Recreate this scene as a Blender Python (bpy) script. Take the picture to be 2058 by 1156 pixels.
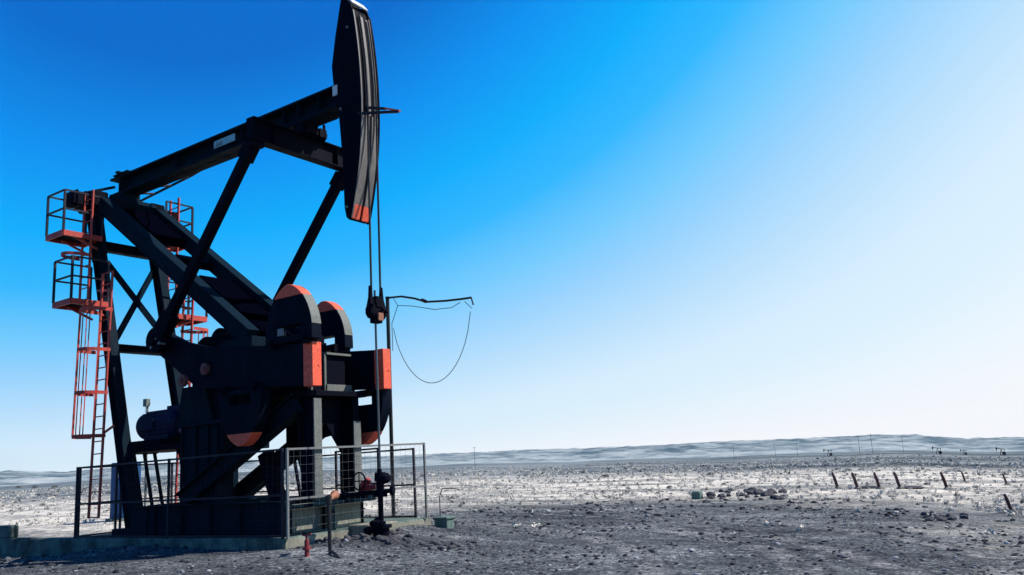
import bpy, bmesh, math, random
import numpy as np
from mathutils import Vector, Matrix, noise
from mathutils.geometry import tessellate_polygon

SC = bpy.context.scene
for _o in list(bpy.data.objects):
    bpy.data.objects.remove(_o)
R = math.radians
rnd = random.Random(7)

# ------------------------------------------------------------------ camera
CAM = Vector((13.1768, -11.1686, 1.5))
YAW, PITCH, ROLL, FPX = 2.16577525, 0.2007685, -0.06320905, 1687.43
d = Vector((math.cos(YAW) * math.cos(PITCH), math.sin(YAW) * math.cos(PITCH), math.sin(PITCH)))
r0 = Vector((math.sin(YAW), -math.cos(YAW), 0)); u0 = r0.cross(d)
cr, sr = math.cos(ROLL), math.sin(ROLL)
rx = r0 * cr + u0 * sr; ux = u0 * cr - r0 * sr
cd = bpy.data.cameras.new('camera'); cam = bpy.data.objects.new('camera', cd); SC.collection.objects.link(cam)
M = Matrix((rx, ux, -d)).transposed().to_4x4(); M.translation = CAM
cam.matrix_world = M
cd.sensor_fit = 'HORIZONTAL'; cd.sensor_width = 36; cd.lens = 36 * FPX / 2058
cd.clip_start = 0.1; cd.clip_end = 20000
SC.camera = cam

# ------------------------------------------------------------------ sky and sun
SUN_AZ, SUN_EL = R(39), R(48)
S = Vector((math.cos(SUN_AZ) * math.cos(SUN_EL), math.sin(SUN_AZ) * math.cos(SUN_EL), math.sin(SUN_EL)))
w = bpy.data.worlds.new('World'); SC.world = w; w.use_nodes = True
nt = w.node_tree; N = nt.nodes; L = nt.links
for n in list(N): N.remove(n)
wo = N.new('ShaderNodeOutputWorld'); bg = N.new('ShaderNodeBackground'); bg.inputs[1].default_value = 0.1
L.new(bg.outputs[0], wo.inputs[0])
sky = N.new('ShaderNodeTexSky'); sky.sky_type = 'NISHITA'; sky.sun_disc = False
sky.sun_elevation = SUN_EL; sky.sun_rotation = math.pi / 2 - SUN_AZ
sky.altitude = 300; sky.air_density = 1.0; sky.dust_density = 0.6; sky.ozone_density = 2.5
tc = N.new('ShaderNodeTexCoord')
nrm = N.new('ShaderNodeVectorMath'); nrm.operation = 'NORMALIZE'; L.new(tc.outputs['Generated'], nrm.inputs[0])
sep = N.new('ShaderNodeSeparateXYZ'); L.new(nrm.outputs[0], sep.inputs[0])
def ramp(tree, stops, fac, interp='LINEAR'):
    n = tree.nodes.new('ShaderNodeValToRGB'); cr_ = n.color_ramp; cr_.interpolation = interp
    while len(cr_.elements) > 1: cr_.elements.remove(cr_.elements[0])
    for i, (p, c) in enumerate(stops):
        e = cr_.elements[0] if i == 0 else cr_.elements.new(p)
        e.position = p; e.color = (*c, 1) if len(c) == 3 else c
    if fac: tree.links.new(fac, n.inputs[0])
    return n
# clear desert sky: deep blue away from the sun, whitening towards the horizon and the bright quarter on the right
def wm(op, a, b=None, c=None, clamp=False):
    n = N.new('ShaderNodeMath'); n.operation = op; n.use_clamp = clamp
    for i, q in enumerate((a, b, c)):
        if q is None: continue
        if isinstance(q, (int, float)): n.inputs[i].default_value = q
        else: L.new(q, n.inputs[i])
    return n.outputs[0]
def lin(*c): return tuple((v / 255 / 12.92) if v < 10 else ((v / 255 + .055) / 1.055) ** 2.4 for v in c)
dot = N.new('ShaderNodeVectorMath'); dot.operation = 'DOT_PRODUCT'; L.new(nrm.outputs[0], dot.inputs[0])
dot.inputs[1].default_value = (math.cos(R(70)), math.sin(R(70)), 0)
zz = wm('MINIMUM', wm('MAXIMUM', sep.outputs[2], 0.0), .54); dd = wm('MINIMUM', wm('MAXIMUM', dot.outputs['Value'], .05), .95)
p0 = wm('MULTIPLY_ADD', zz, wm('MULTIPLY_ADD', zz, wm('MULTIPLY_ADD', zz, .4174, 1.9245), -2.9378), .9441)
p1 = wm('MULTIPLY_ADD', zz, wm('MULTIPLY_ADD', zz, -1.3033, -1.0829), .1119)
p2 = wm('MULTIPLY_ADD', zz, 3.7857, -.0352)
white = wm('MULTIPLY_ADD', dd, wm('MULTIPLY_ADD', dd, p2, p1), p0, clamp=True)
er = ramp(nt, [(0.0, lin(0, 108, 208)), (.15, lin(0, 146, 243)), (.30, lin(0, 174, 255)), (.42, lin(48, 184, 255)), (.55, lin(116, 204, 255)), (.63, lin(150, 211, 255)),
               (.75, lin(190, 227, 254)), (.83, lin(214, 238, 255)), (.90, lin(223, 243, 255)), (1.0, lin(252, 252, 255))], white)
dop = N.new('ShaderNodeVectorMath'); dop.operation = 'DOT_PRODUCT'; L.new(nrm.outputs[0], dop.inputs[0]); dop.inputs[1].default_value = S
hal = wm('MULTIPLY_ADD', dop.outputs['Value'], .5, .5)
opp = ramp(nt, [(0.0, (.04, .20, .42)), (0.16, (.08, .28, .5)), (.37, (1, 1, 1))], hal)
# darker dome overhead
zen = ramp(nt, [(.5, (1, 1, 1)), (.85, (.2, .25, .35))], sep.outputs[2])
ant = N.new('ShaderNodeMix'); ant.data_type = 'RGBA'; ant.blend_type = 'MULTIPLY'; ant.inputs[0].default_value = 1; L.new(er.outputs[0], ant.inputs[6]); L.new(opp.outputs[0], ant.inputs[7])
mg = N.new('ShaderNodeMix'); mg.data_type = 'RGBA'; mg.blend_type = 'MULTIPLY'; mg.inputs[0].default_value = 1; L.new(ant.outputs[2], mg.inputs[6]); L.new(zen.outputs[0], mg.inputs[7])
sc_ = N.new('ShaderNodeVectorMath'); sc_.operation = 'SCALE'; sc_.inputs[3].default_value = 7.58; L.new(mg.outputs[2], sc_.inputs[0])
mx = N.new('ShaderNodeMix'); mx.data_type = 'RGBA'; mx.inputs[0].default_value = 0.985
L.new(sky.outputs[0], mx.inputs[6]); L.new(sc_.outputs[0], mx.inputs[7]); L.new(mx.outputs[2], bg.inputs[0])

sd = bpy.data.lights.new('sun', 'SUN'); sd.energy = 5.0; sd.angle = R(0.5); sd.color = (1, .95, .88)
so = bpy.data.objects.new('sun', sd); SC.collection.objects.link(so)
so.rotation_euler = S.to_track_quat('Z', 'Y').to_euler()
SC.view_settings.view_transform = 'Standard'; SC.view_settings.look = 'None'
SC.view_settings.exposure = 0.4; SC.view_settings.gamma = 1.0
SC.cycles.volume_bounces = 0

# ------------------------------------------------------------------ materials
def newmat(name):
    m = bpy.data.materials.new(name); m.use_nodes = True
    return m, m.node_tree, m.node_tree.nodes['Principled BSDF']
def paint(name, base, dirt=(.10, .09, .085), amount=.25, rough=.5, scale=3.0, streak=True, bump=.15, metallic=0.0, spec=.3):
    """weathered paint: patches and vertical streaks of dust and rust over a base colour"""
    m, t, p = newmat(name)
    g = t.nodes.new('ShaderNodeNewGeometry')
    mp = t.nodes.new('ShaderNodeMapping'); t.links.new(g.outputs['Position'], mp.inputs[0])
    if streak: mp.inputs['Scale'].default_value = (1, 1, .22)
    n1 = t.nodes.new('ShaderNodeTexNoise'); n1.inputs['Scale'].default_value = scale; n1.inputs['Detail'].default_value = 8; n1.inputs['Roughness'].default_value = .7
    t.links.new(mp.outputs[0], n1.inputs['Vector'])
    n2 = t.nodes.new('ShaderNodeTexNoise'); n2.inputs['Scale'].default_value = scale * 9; n2.inputs['Detail'].default_value = 5
    t.links.new(g.outputs['Position'], n2.inputs['Vector'])
    r1 = ramp(t, [(.42, (0, 0, 0)), (.75, (amount,) * 3)], n1.outputs[0])
    r2 = ramp(t, [(.3, (.72,) * 3), (.7, (1.25,) * 3)], n2.outputs[0])
    a = t.nodes.new('ShaderNodeMix'); a.data_type = 'RGBA'; t.links.new(r1.outputs[0], a.inputs[0])
    a.inputs[6].default_value = (*base, 1); a.inputs[7].default_value = (*dirt, 1)
    b = t.nodes.new('ShaderNodeMix'); b.data_type = 'RGBA'; b.blend_type = 'MULTIPLY'; b.inputs[0].default_value = 1
    t.links.new(a.outputs[2], b.inputs[6]); t.links.new(r2.outputs[0], b.inputs[7])
    t.links.new(b.outputs[2], p.inputs['Base Color'])
    rr = ramp(t, [(.3, (max(0, rough - .12),) * 3), (.7, (min(1, rough + .2),) * 3)], n1.outputs[0]); t.links.new(rr.outputs[0], p.inputs['Roughness'])
    bp = t.nodes.new('ShaderNodeBump'); bp.inputs['Strength'].default_value = bump; bp.inputs['Distance'].default_value = .01
    t.links.new(n2.outputs[0], bp.inputs['Height']); t.links.new(bp.outputs[0], p.inputs['Normal'])
    p.inputs['Specular IOR Level'].default_value = spec; p.inputs['Metallic'].default_value = metallic
    return m
m_black = paint('black_oiled_steel', (.0012, .0020, .008), (.010, .010, .014), .14, .65, spec=.05)
m_navy = paint('dark_green_steel', (.0010, .0095, .019), (.010, .016, .022), .14, .65, spec=.05)
m_weight = paint('counterweight_paint', (.0012, .0045, .013), (.010, .012, .020), .15, .65, spec=.05)
m_post = paint('sunlit_grey_steel', (.12, .135, .125), (.25, .23, .19), .5, .65)  # sunlit grey for faces of the dark steel, light put into the colour
m_face = paint('worn_lit_head_face', (.115, .105, .098), (.26, .23, .205), .75, .5, 5.0)  # worn metal, with the sunlight on the face included in its grey
m_red = paint('faded_red_paint', (.80, .115, .062), (.46, .10, .06), .75, .55, spec=.2)
m_hub = paint('dull_maroon_paint', (.16, .045, .045), (.06, .04, .04), .5, .6)
m_darkred = paint('dark_red_valve_paint', (.26, .02, .028), (.10, .04, .04), .5, .5)
m_ladder = paint('red_ladder_paint', (.50, .058, .042), (.10, .045, .04), .6, .5)
m_rail = paint('galvanised_rail', (.20, .21, .21), (.10, .08, .07), .5, .45, 6.0, metallic=.3)
m_fence = paint('dark_fence_steel', (.014, .013, .024), (.08, .075, .08), .35, .5, spec=.15)
m_cable = paint('greased_wire_rope', (.022, .022, .026), (.12, .10, .09), .4, .35, 8.0, metallic=.5)
m_rod = paint('polished_rod_steel', (.10, .115, .125), (.10, .09, .08), .3, .25, 4.0, metallic=.8)
m_motor = paint('dark_blue_motor', (.005, .010, .04), (.03, .03, .03), .15, .5, spec=.12)
m_cabinet = paint('blue_cabinet_paint', (.003, .055, .17), (.03, .06, .10), .25, .5)
m_plate = paint('pale_sign_plate', (.22, .42, .45), (.40, .45, .45), .5, .5)
m_white = paint('chalky_white', (.65, .66, .66), (.4, .4, .4), .5, .6)
m_rust = paint('rusty_pipe', (.045, .022, .026), (.12, .05, .045), .6, .75, 8.0)
m_copper = paint('orange_brown_casting', (.30, .12, .07), (.12, .06, .05), .6, .6)
m_greenbox = paint('green_box_paint', (.075, .14, .12), (.25, .24, .2), .5, .7, 9.0)
m_rock = paint('dark_basalt', (.045, .045, .055), (.16, .15, .15), .6, .9, 2.0, streak=False, bump=.6)
m_pitch = paint('tarry_black_steel', (.0008, .001, .004), (.003, .003, .005), .10, .9, spec=0.0)
m_galv = paint('galvanised_lamp_post', (.16, .19, .18), (.3, .3, .28), .4, .5)

def concrete(name, base, stain, scale=1.6, boards=True):
    m, t, p = newmat(name)
    g = t.nodes.new('ShaderNodeNewGeometry')
    n1 = t.nodes.new('ShaderNodeTexNoise'); n1.inputs['Scale'].default_value = scale; n1.inputs['Detail'].default_value = 10; n1.inputs['Roughness'].default_value = .68
    t.links.new(g.outputs['Position'], n1.inputs['Vector'])
    n2 = t.nodes.new('ShaderNodeTexNoise'); n2.inputs['Scale'].default_value = 40; n2.inputs['Detail'].default_value = 6
    t.links.new(g.outputs['Position'], n2.inputs['Vector'])
    r1 = ramp(t, [(.35, stain), (.62, base), (.8, tuple(c * 1.25 for c in base))], n1.outputs[0])
    r2 = ramp(t, [(.3, (.65,) * 3), (.7, (1.2,) * 3)], n2.outputs[0])
    b = t.nodes.new('ShaderNodeMix'); b.data_type = 'RGBA'; b.blend_type = 'MULTIPLY'; b.inputs[0].default_value = 1
    t.links.new(r1.outputs[0], b.inputs[6]); t.links.new(r2.outputs[0], b.inputs[7])
    last = b.outputs[2]
    if boards:   # joints left by the shuttering boards
        sp = t.nodes.new('ShaderNodeSeparateXYZ'); t.links.new(g.outputs['Position'], sp.inputs[0])
        ad = t.nodes.new('ShaderNodeMath'); t.links.new(sp.outputs[0], ad.inputs[0]); t.links.new(sp.outputs[1], ad.inputs[1])
        mu = t.nodes.new('ShaderNodeMath'); mu.operation = 'MULTIPLY'; mu.inputs[1].default_value = 9.0; t.links.new(ad.outputs[0], mu.inputs[0])
        fr = t.nodes.new('ShaderNodeMath'); fr.operation = 'FRACT'; t.links.new(mu.outputs[0], fr.inputs[0])
        rr = ramp(t, [(0, (.55,) * 3), (.12, (.98,) * 3), (.9, (1,) * 3)], fr.outputs[0])
        c = t.nodes.new('ShaderNodeMix'); c.data_type = 'RGBA'; c.blend_type = 'MULTIPLY'; c.inputs[0].default_value = .8
        t.links.new(last, c.inputs[6]); t.links.new(rr.outputs[0], c.inputs[7]); last = c.outputs[2]
    t.links.new(last, p.inputs['Base Color']); p.inputs['Roughness'].default_value = .9; p.inputs['Specular IOR Level'].default_value = .15
    bp = t.nodes.new('ShaderNodeBump'); bp.inputs['Strength'].default_value = .5; bp.inputs['Distance'].default_value = .02
    t.links.new(n2.outputs[0], bp.inputs['Height']); t.links.new(bp.outputs[0], p.inputs['Normal'])
    return m
m_conc = concrete('shade_teal_concrete', (.15, .21, .18), (.03, .042, .045))  # blue-green of the shaded side mixed into the concrete colour
m_conc2 = concrete('dusty_or_sunlit_concrete', (.30, .29, .23), (.16, .16, .13))

# ------------------------------------------------------------------ mesh helpers
ORG = {}
class MB:
    def __init__(s): s.v = []; s.f = []
    def add(s, vs, fs):
        o = len(s.v); s.v += [Vector(v) for v in vs]; s.f += [tuple(i + o for i in f) for f in fs]; return s
    def bar(s, a, b, wd, ht, up=(0, 0, 1), off=0.0, side=0.0):
        """rectangular section from a to b; ht runs along up, off shifts along up, side shifts sideways"""
        a = Vector(a); b = Vector(b); t = (b - a).normalized(); up = Vector(up)
        sd_ = t.cross(up)
        if sd_.length < 1e-4: sd_ = t.cross(Vector((1, 0, 0)))
        sd_.normalize(); un = sd_.cross(t).normalized()
        vs = []
        for q in (a, b):
            q = q + un * off + sd_ * side
            for i, j in ((-1, -1), (1, -1), (1, 1), (-1, 1)): vs.append(q + sd_ * (i * wd / 2) + un * (j * ht / 2))
        return s.add(vs, [(3, 2, 1, 0), (4, 5, 6, 7), (0, 1, 5, 4), (1, 2, 6, 5), (2, 3, 7, 6), (3, 0, 4, 7)])
    def ibar(s, a, b, wd, ht, tf=.03, tw=.03, up=(0, 0, 1)):
        s.bar(a, b, tw, ht - 2 * tf + .004, up)
        s.bar(a, b, wd, tf, up, off=ht / 2 - tf / 2); s.bar(a, b, wd, tf, up, off=-(ht / 2 - tf / 2)); return s
    def box(s, lo, hi):
        (x0, y0, z0), (x1, y1, z1) = lo, hi
        vs = [(x0, y0, z0), (x1, y0, z0), (x1, y1, z0), (x0, y1, z0), (x0, y0, z1), (x1, y0, z1), (x1, y1, z1), (x0, y1, z1)]
        return s.add(vs, [(3, 2, 1, 0), (4, 5, 6, 7), (0, 1, 5, 4), (1, 2, 6, 5), (2, 3, 7, 6), (3, 0, 4, 7)])
    def tube(s, pts, r, n=8):
        pts = [Vector(p) for p in pts]; m = len(pts); rs = r if isinstance(r, (list, tuple)) else [r] * m
        t0 = (pts[1] - pts[0]).normalized(); ref = Vector((0, 0, 1)) if abs(t0.z) < .9 else Vector((1, 0, 0))
        a = t0.cross(ref).normalized(); vs = []
        for i, p in enumerate(pts):
            t = (pts[min(i + 1, m - 1)] - pts[max(i - 1, 0)]).normalized()
            a = (a - t * a.dot(t)).normalized(); b = t.cross(a)
            for k in range(n):
                g = 2 * math.pi * k / n; vs.append(p + (a * math.cos(g) + b * math.sin(g)) * rs[i])
        fs = [(i * n + k, i * n + (k + 1) % n, (i + 1) * n + (k + 1) % n, (i + 1) * n + k) for i in range(m - 1) for k in range(n)]
        fs += [tuple(reversed(range(n))), tuple(range((m - 1) * n, m * n))]
        return s.add(vs, fs)
    def prism(s, poly, y0, y1, holes=(), axis='y'):
        """outline in the other two axes swept from y0 to y1"""
        def P(a, b, c): return (a, c, b) if axis == 'y' else ((c, a, b) if axis == 'x' else (a, b, c))
        loops = [list(poly)] + [list(h) for h in holes]
        flat = [p for l in loops for p in l]; n = len(flat)
        tris = tessellate_polygon([[Vector((p[0], p[1], 0)) for p in l] for l in loops])
        vs = [P(p[0], p[1], y0) for p in flat] + [P(p[0], p[1], y1) for p in flat]
        fs = []
        for t in tris: fs.append(tuple(t)); fs.append(tuple(i + n for i in reversed(t)))
        o = 0
        for l in loops:
            k = len(l)
            for i in range(k): fs.append((o + i, o + (i + 1) % k, n + o + (i + 1) % k, n + o + i))
            o += k
        return s.add(vs, fs)
    def ball(s, c, rr, n=10, sq=(1, 1, 1)):
        c = Vector(c); m = n // 2; vs = [c + Vector((0, 0, rr * sq[2]))]
        for i in range(1, m):
            a = math.pi * i / m
            for k in range(n):
                g = 2 * math.pi * k / n; vs.append(c + Vector((math.sin(a) * math.cos(g) * rr * sq[0], math.sin(a) * math.sin(g) * rr * sq[1], math.cos(a) * rr * sq[2])))
        vs.append(c - Vector((0, 0, rr * sq[2]))); fs = [(0, 1 + k, 1 + (k + 1) % n) for k in range(n)]
        for i in range(m - 2):
            for k in range(n): fs.append((1 + i * n + k, 1 + (i + 1) * n + k, 1 + (i + 1) * n + (k + 1) % n, 1 + i * n + (k + 1) % n))
        l = len(vs) - 1; fs += [(l, 1 + (m - 2) * n + (k + 1) % n, 1 + (m - 2) * n + k) for k in range(n)]
        return s.add(vs, fs)
    def mesh(s, name, mat, org, smooth=False):
        me = bpy.data.meshes.new(name); me.from_pydata([v - org for v in s.v], [], s.f); me.validate()
        bm = bmesh.new(); bm.from_mesh(me); bmesh.ops.recalc_face_normals(bm, faces=bm.faces); bm.to_mesh(me); bm.free()
        if mat: me.materials.append(mat)
        if smooth: me.polygons.foreach_set('use_smooth', [True] * len(me.polygons))
        return me
    def build(s, name, mat, parent=None, org=None, bevel=0.0, smooth=False):
        o_ = ORG[parent.name] if parent else Vector(org or (0, 0, 0))
        ob = bpy.data.objects.new(name, s.mesh(name, mat, o_, smooth)); SC.collection.objects.link(ob)
        if parent: ob.parent = parent
        else: ob.location = o_
        ORG[ob.name] = o_
        if bevel:
            b = ob.modifiers.new('bevel', 'BEVEL'); b.width = bevel; b.segments = 1; b.limit_method = 'ANGLE'; b.angle_limit = R(50)
        if smooth:
            try: ob.data.set_sharp_from_angle(angle=R(40))
            except Exception: pass
        return ob
def tag(o, label=None, cat=None, group=None, kind=None):
    if label: o['label'] = label
    if cat: o['category'] = cat
    if group: o['group'] = group
    if kind: o['kind'] = kind
    return o
def thing(name, loc, label, cat, group=None):
    o = bpy.data.objects.new(name, None); SC.collection.objects.link(o); o.location = loc; o.empty_display_size = .3
    ORG[o.name] = Vector(loc); return tag(o, label, cat, group)

# ------------------------------------------------------------------ terrain shape
def smooth(a, b, x):
    t = min(1, max(0, (x - a) / (b - a))); return t * t * (3 - 2 * t)
PLAIN = [(-200, .9), (40, -1.7), (75, -1.6), (94, -1.34), (102, -.86), (109.5, -.71), (119, -.44), (130.4, -.07), (146.9, .35), (155.5, .30), (175, .30), (200, .4), (230, .5)]
CREST = [(-200, 1.0), (60, -.7), (93.8, -.62), (96.5, -.50), (97.9, -.36), (99.5, -.12), (101.9, .08), (105, .10), (109.4, .23), (114, .30), (119.1, .37), (125, .52), (130.4, .66), (138, .86), (146.9, 1.02), (151.8, .88), (155.6, 1.08), (162, .8), (200, 1.0)]
def interp(tab, x):
    for (a, p), (b, q) in zip(tab, tab[1:]):
        if x <= b:
            t = (x - a) / (b - a); t = max(0, t); t = t * t * (3 - 2 * t); return p + (q - p) * t
    return tab[-1][1]
def azr(x, y):
    dx, dy = x - CAM.x, y - CAM.y; return math.degrees(math.atan2(dy, dx)), math.hypot(dx, dy)
def ground_z(x, y):
    az, r = azr(x, y)
    z = math.tan(R(interp(PLAIN, az))) * r
    if r < 1600:
        fade = 1 - smooth(900, 1600, r)
        z += fade * (noise.noise(Vector((x * .35, y * .35, 0))) * .045 * min(1, r / 8) + noise.noise(Vector((x * .05, y * .05, 3))) * .12 * smooth(25, 60, r)
                     + noise.noise(Vector((x * .012, y * .012, 7))) * .5 * smooth(60, 250, r) + noise.noise(Vector((x * 1.3, y * 1.3, 2))) * .02)
    z += .16 * math.exp(-((y + .40) / .30) ** 2) * smooth(2.0, 5.0, -x) if x < -2 else 0
    z -= .50 * math.exp(-(((x + 11) / 5.0) ** 2 + ((y + .3) / 2.5) ** 2))
    z += .12 * math.exp(-(((x - 1.0) / 1.3) ** 2 + ((y - 1.2) / 1.4) ** 2)) + .20 * math.exp(-(((x - .2) / .7) ** 2 + ((y - 3.2) / 1.5) ** 2))
    return z
def gp(x, y, dz=0.0): return Vector((x, y, ground_z(x, y) + dz))
def ground_hit(az, el):
    """walk along a bearing until the sight line meets the plain"""
    t = math.tan(R(el)); r = 6.0; c, s = math.cos(R(az)), math.sin(R(az))
    while r < 2500:
        x, y = CAM.x + c * r, CAM.y + s * r
        if CAM.z + t * r < ground_z(x, y): return Vector((x, y, ground_z(x, y)))
        r *= 1.01
    return Vector((x, y, ground_z(x, y)))

azs = list(np.arange(88, 162, .3)) + list(np.arange(162, 448, 4.0))
rs = [0.0] + list(np.geomspace(1.2, 2300, 250))
vs, fs = [], []
na = len(azs)
for r in rs:
    for a in azs:
        x, y = CAM.x + math.cos(R(a)) * r, CAM.y + math.sin(R(a)) * r
        vs.append((x, y, ground_z(x, y) if r > 0 else 0))
for i in range(len(rs) - 1):
    for k in range(na): fs.append((i * na + k, i * na + (k + 1) % na, (i + 1) * na + (k + 1) % na, (i + 1) * na + k))
me = bpy.data.meshes.new('ground'); me.from_pydata(vs, [], fs); me.polygons.foreach_set('use_smooth', [True] * len(me.polygons))
ground = bpy.data.objects.new('ground', me); SC.collection.objects.link(ground); tag(ground, kind='structure')

def ground_material():
    m, t, p = newmat('gravel_and_dry_plain'); nd, ln = t.nodes, t.links
    g = nd.new('ShaderNodeNewGeometry'); pos = g.outputs['Position']
    def nz(scale, detail, rough=.6, stretch=None, rotz=0):
        mp = nd.new('ShaderNodeMapping'); ln.new(pos, mp.inputs[0]); mp.inputs['Rotation'].default_value = (0, 0, rotz)
        if stretch: mp.inputs['Scale'].default_value = stretch
        n = nd.new('ShaderNodeTexNoise'); n.inputs['Scale'].default_value = scale; n.inputs['Detail'].default_value = detail; n.inputs['Roughness'].default_value = rough
        ln.new(mp.outputs[0], n.inputs['Vector']); return n.outputs[0]
    def mth(op, a, b=None, c=None):
        n = nd.new('ShaderNodeMath'); n.operation = op
        for i, q in enumerate((a, b, c)):
            if q is None: continue
            if isinstance(q, (int, float)): n.inputs[i].default_value = q
            else: ln.new(q, n.inputs[i])
        return n.outputs[0]
    def mixc(f, a, b, mode='MIX'):
        n = nd.new('ShaderNodeMix'); n.data_type = 'RGBA'; n.blend_type = mode
        for i, q in ((0, f), (6, a), (7, b)):
            if isinstance(q, (int, float)): n.inputs[i].default_value = q
            elif isinstance(q, tuple): n.inputs[i].default_value = (*q, 1)
            else: ln.new(q, n.inputs[i])
        return n.outputs[2]
    sp = nd.new('ShaderNodeSeparateXYZ'); ln.new(pos, sp.inputs[0]); X, Y = sp.outputs[0], sp.outputs[1]
    big = nz(.22, 6, .65); mid = nz(1.6, 6, .7); fine = nz(14, 6, .7); grit = nz(60, 3, .6)
    # lot edge: an ellipse of dark gravel plus everything this side of it
    ex = mth('DIVIDE', mth('SUBTRACT', X, 2.5), 11.0); ey = mth('DIVIDE', mth('SUBTRACT', Y, 1.5), 17.0)
    e1 = mth('SQRT', mth('ADD', mth('MULTIPLY', ex, ex), mth('MULTIPLY', ey, ey)))
    hp = mth('ADD', mth('MULTIPLY', Y, .12), .78)
    e = mth('MINIMUM', e1, hp)
    e = mth('ADD', e, mth('MULTIPLY', mth('SUBTRACT', big, .5), .75)); e = mth('ADD', e, mth('MULTIPLY', mth('SUBTRACT', mid, .5), .30))
    lot = ramp(t, [(0.0, (0, 0, 0)), (.38, (0, 0, 0)), (.50, (.40, .40, .40)), (.64, (1, 1, 1))], mth('MULTIPLY', mth('ADD', e, mth('MULTIPLY', mth('SUBTRACT', fine, .5), .5)), .5)).outputs[0]
    # distance from the well
    rr = mth('SQRT', mth('ADD', mth('MULTIPLY', X, X), mth('MULTIPLY', Y, Y)))
    grav = ramp(t, [(.30, (.012, .016, .022)), (.43, (.060, .066, .072)), (.55, (.122, .130, .134)), (.68, (.29, .295, .295))], mth('ADD', mth('MULTIPLY', fine, .65), mth('MULTIPLY', mid, .35))).outputs[0]
    grav = mixc(1.0, grav, ramp(t, [(.34, (.42, .44, .50)), (.5, (1, 1, 1)), (.64, (1.9, 1.86, 1.82))], nz(.45, 7, .72, (.45, 1, 1), R(-34))).outputs[0], 'MULTIPLY')
    grav = mixc(.8, grav, ramp(t, [(.35, (.5,) * 3), (.65, (1.4,) * 3)], grit).outputs[0], 'MULTIPLY')
    def cells(scale, stops):
        v = nd.new('ShaderNodeTexVoronoi'); v.inputs['Scale'].default_value = scale; ln.new(pos, v.inputs['Vector'])
        q = nd.new('ShaderNodeSeparateColor'); ln.new(v.outputs['Color'], q.inputs[0])
        return ramp(t, stops, q.outputs[0]).outputs[0]
    # wheel tracks curving over the lot
    wob = mth('MULTIPLY', mth('SUBTRACT', nz(.9, 4), .5), .5)
    for cx, cy, rad in ((1.1, -2.68, 9.1), (-8.19, -10.44, 22.05), (-6.12, -7.9, 15.9), (-8.19, -10.44, 23.8)):
        dx = mth('SUBTRACT', X, cx); dy = mth('SUBTRACT', Y, cy)
        q = mth('ABSOLUTE', mth('SUBTRACT', mth('ADD', mth('SQRT', mth('ADD', mth('MULTIPLY', dx, dx), mth('MULTIPLY', dy, dy))), wob), rad))
        qd = q
        q = mth('MULTIPLY', ramp(t, [(.12, (1, 1, 1)), (.26, (0, 0, 0))], q).outputs[0], ramp(t, [(.42, (0, 0, 0)), (.55, (1, 1, 1))], mid).outputs[0])
        rut = mth('MULTIPLY', ramp(t, [(.24, (0, 0, 0)), (.31, (1, 1, 1)), (.37, (0, 0, 0))], qd).outputs[0], ramp(t, [(.44, (0, 0, 0)), (.56, (1, 1, 1))], fine).outputs[0])
        grav = mixc(mth('MULTIPLY', q, .8), grav, (.20, .195, .195)); grav = mixc(mth('MULTIPLY', rut, .85), grav, (.018, .02, .028))
    grav = mixc(.9, grav, cells(26, [(0, (.25, .27, .32)), (.35, (.75, .78, .82)), (.75, (1.2, 1.2, 1.2)), (.93, (2.0, 2.02, 2.05)), (1, (3.0, 3.0, 3.0))]), 'MULTIPLY')
    grav = mixc(.6, grav, cells(9, [(0, (.45, .47, .52)), (.5, (.95, .96, .97)), (1, (1.6, 1.58, 1.55))]), 'MULTIPLY')
    straw = ramp(t, [(.30, (.30, .29, .28)), (.43, (.62, .58, .52)), (.58, (.85, .79, .69))], mth('ADD', mth('MULTIPLY', mid, .5), mth('MULTIPLY', fine, .5))).outputs[0]
    patch = nz(.20, 8, .78, (.35, 1, 1), R(-34))
    straw = mixc(ramp(t, [(.47, (0, 0, 0)), (.57, (.85, .85, .85))], patch).outputs[0], straw, (.17, .18, .19))
    straw = mixc(.75, straw, cells(5, [(0, (.28, .30, .33)), (.25, (.70, .70, .70)), (.6, (1.0, 1.0, 1.0)), (1, (1.25, 1.22, 1.15))]), 'MULTIPLY')
    straw = mixc(.6, straw, cells(1.3, [(0, (.35, .37, .40)), (.22, (.85, .85, .85)), (.6, (1.0, 1.0, 1.0)), (1, (1.15, 1.12, 1.08))]), 'MULTIPLY')
    far1 = ramp(t, [(.40, (.025, .035, .045)), (.48, (.11, .125, .135)), (.58, (.235, .25, .255)), (.68, (.50, .50, .49))], nz(.05, 9, .75, (.28, 1, 1), R(-34))).outputs[0]
    far1 = mixc(.8, far1, ramp(t, [(.35, (.5,) * 3), (.6, (1.5,) * 3)], nz(.30, 6, .75)).outputs[0], 'MULTIPLY')
    far1 = mixc(.7, far1, cells(.8, [(0, (.3, .32, .35)), (.3, (.8, .8, .8)), (.7, (1.1, 1.1, 1.1)), (1, (1.5, 1.48, 1.45))]), 'MULTIPLY')
    far2 = ramp(t, [(.42, (.02, .035, .045)), (.48, (.085, .11, .125)), (.58, (.22, .25, .26))], nz(.012, 8, .75, (.3, 1, 1), R(-34))).outputs[0]
    rj = mth('ADD', rr, mth('MULTIPLY', mth('SUBTRACT', big, .5), 30))
    f1 = ramp(t, [(0, (0, 0, 0)), (.46, (0, 0, 0)), (.68, (1, 1, 1))], mth('DIVIDE', rj, 120)).outputs[0]
    f2 = ramp(t, [(0, (0, 0, 0)), (.15, (0, 0, 0)), (.45, (1, 1, 1))], mth('DIVIDE', rr, 900)).outputs[0]
    c = mixc(lot, grav, straw); c = mixc(f1, c, far1); c = mixc(f2, c, far2)
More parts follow.
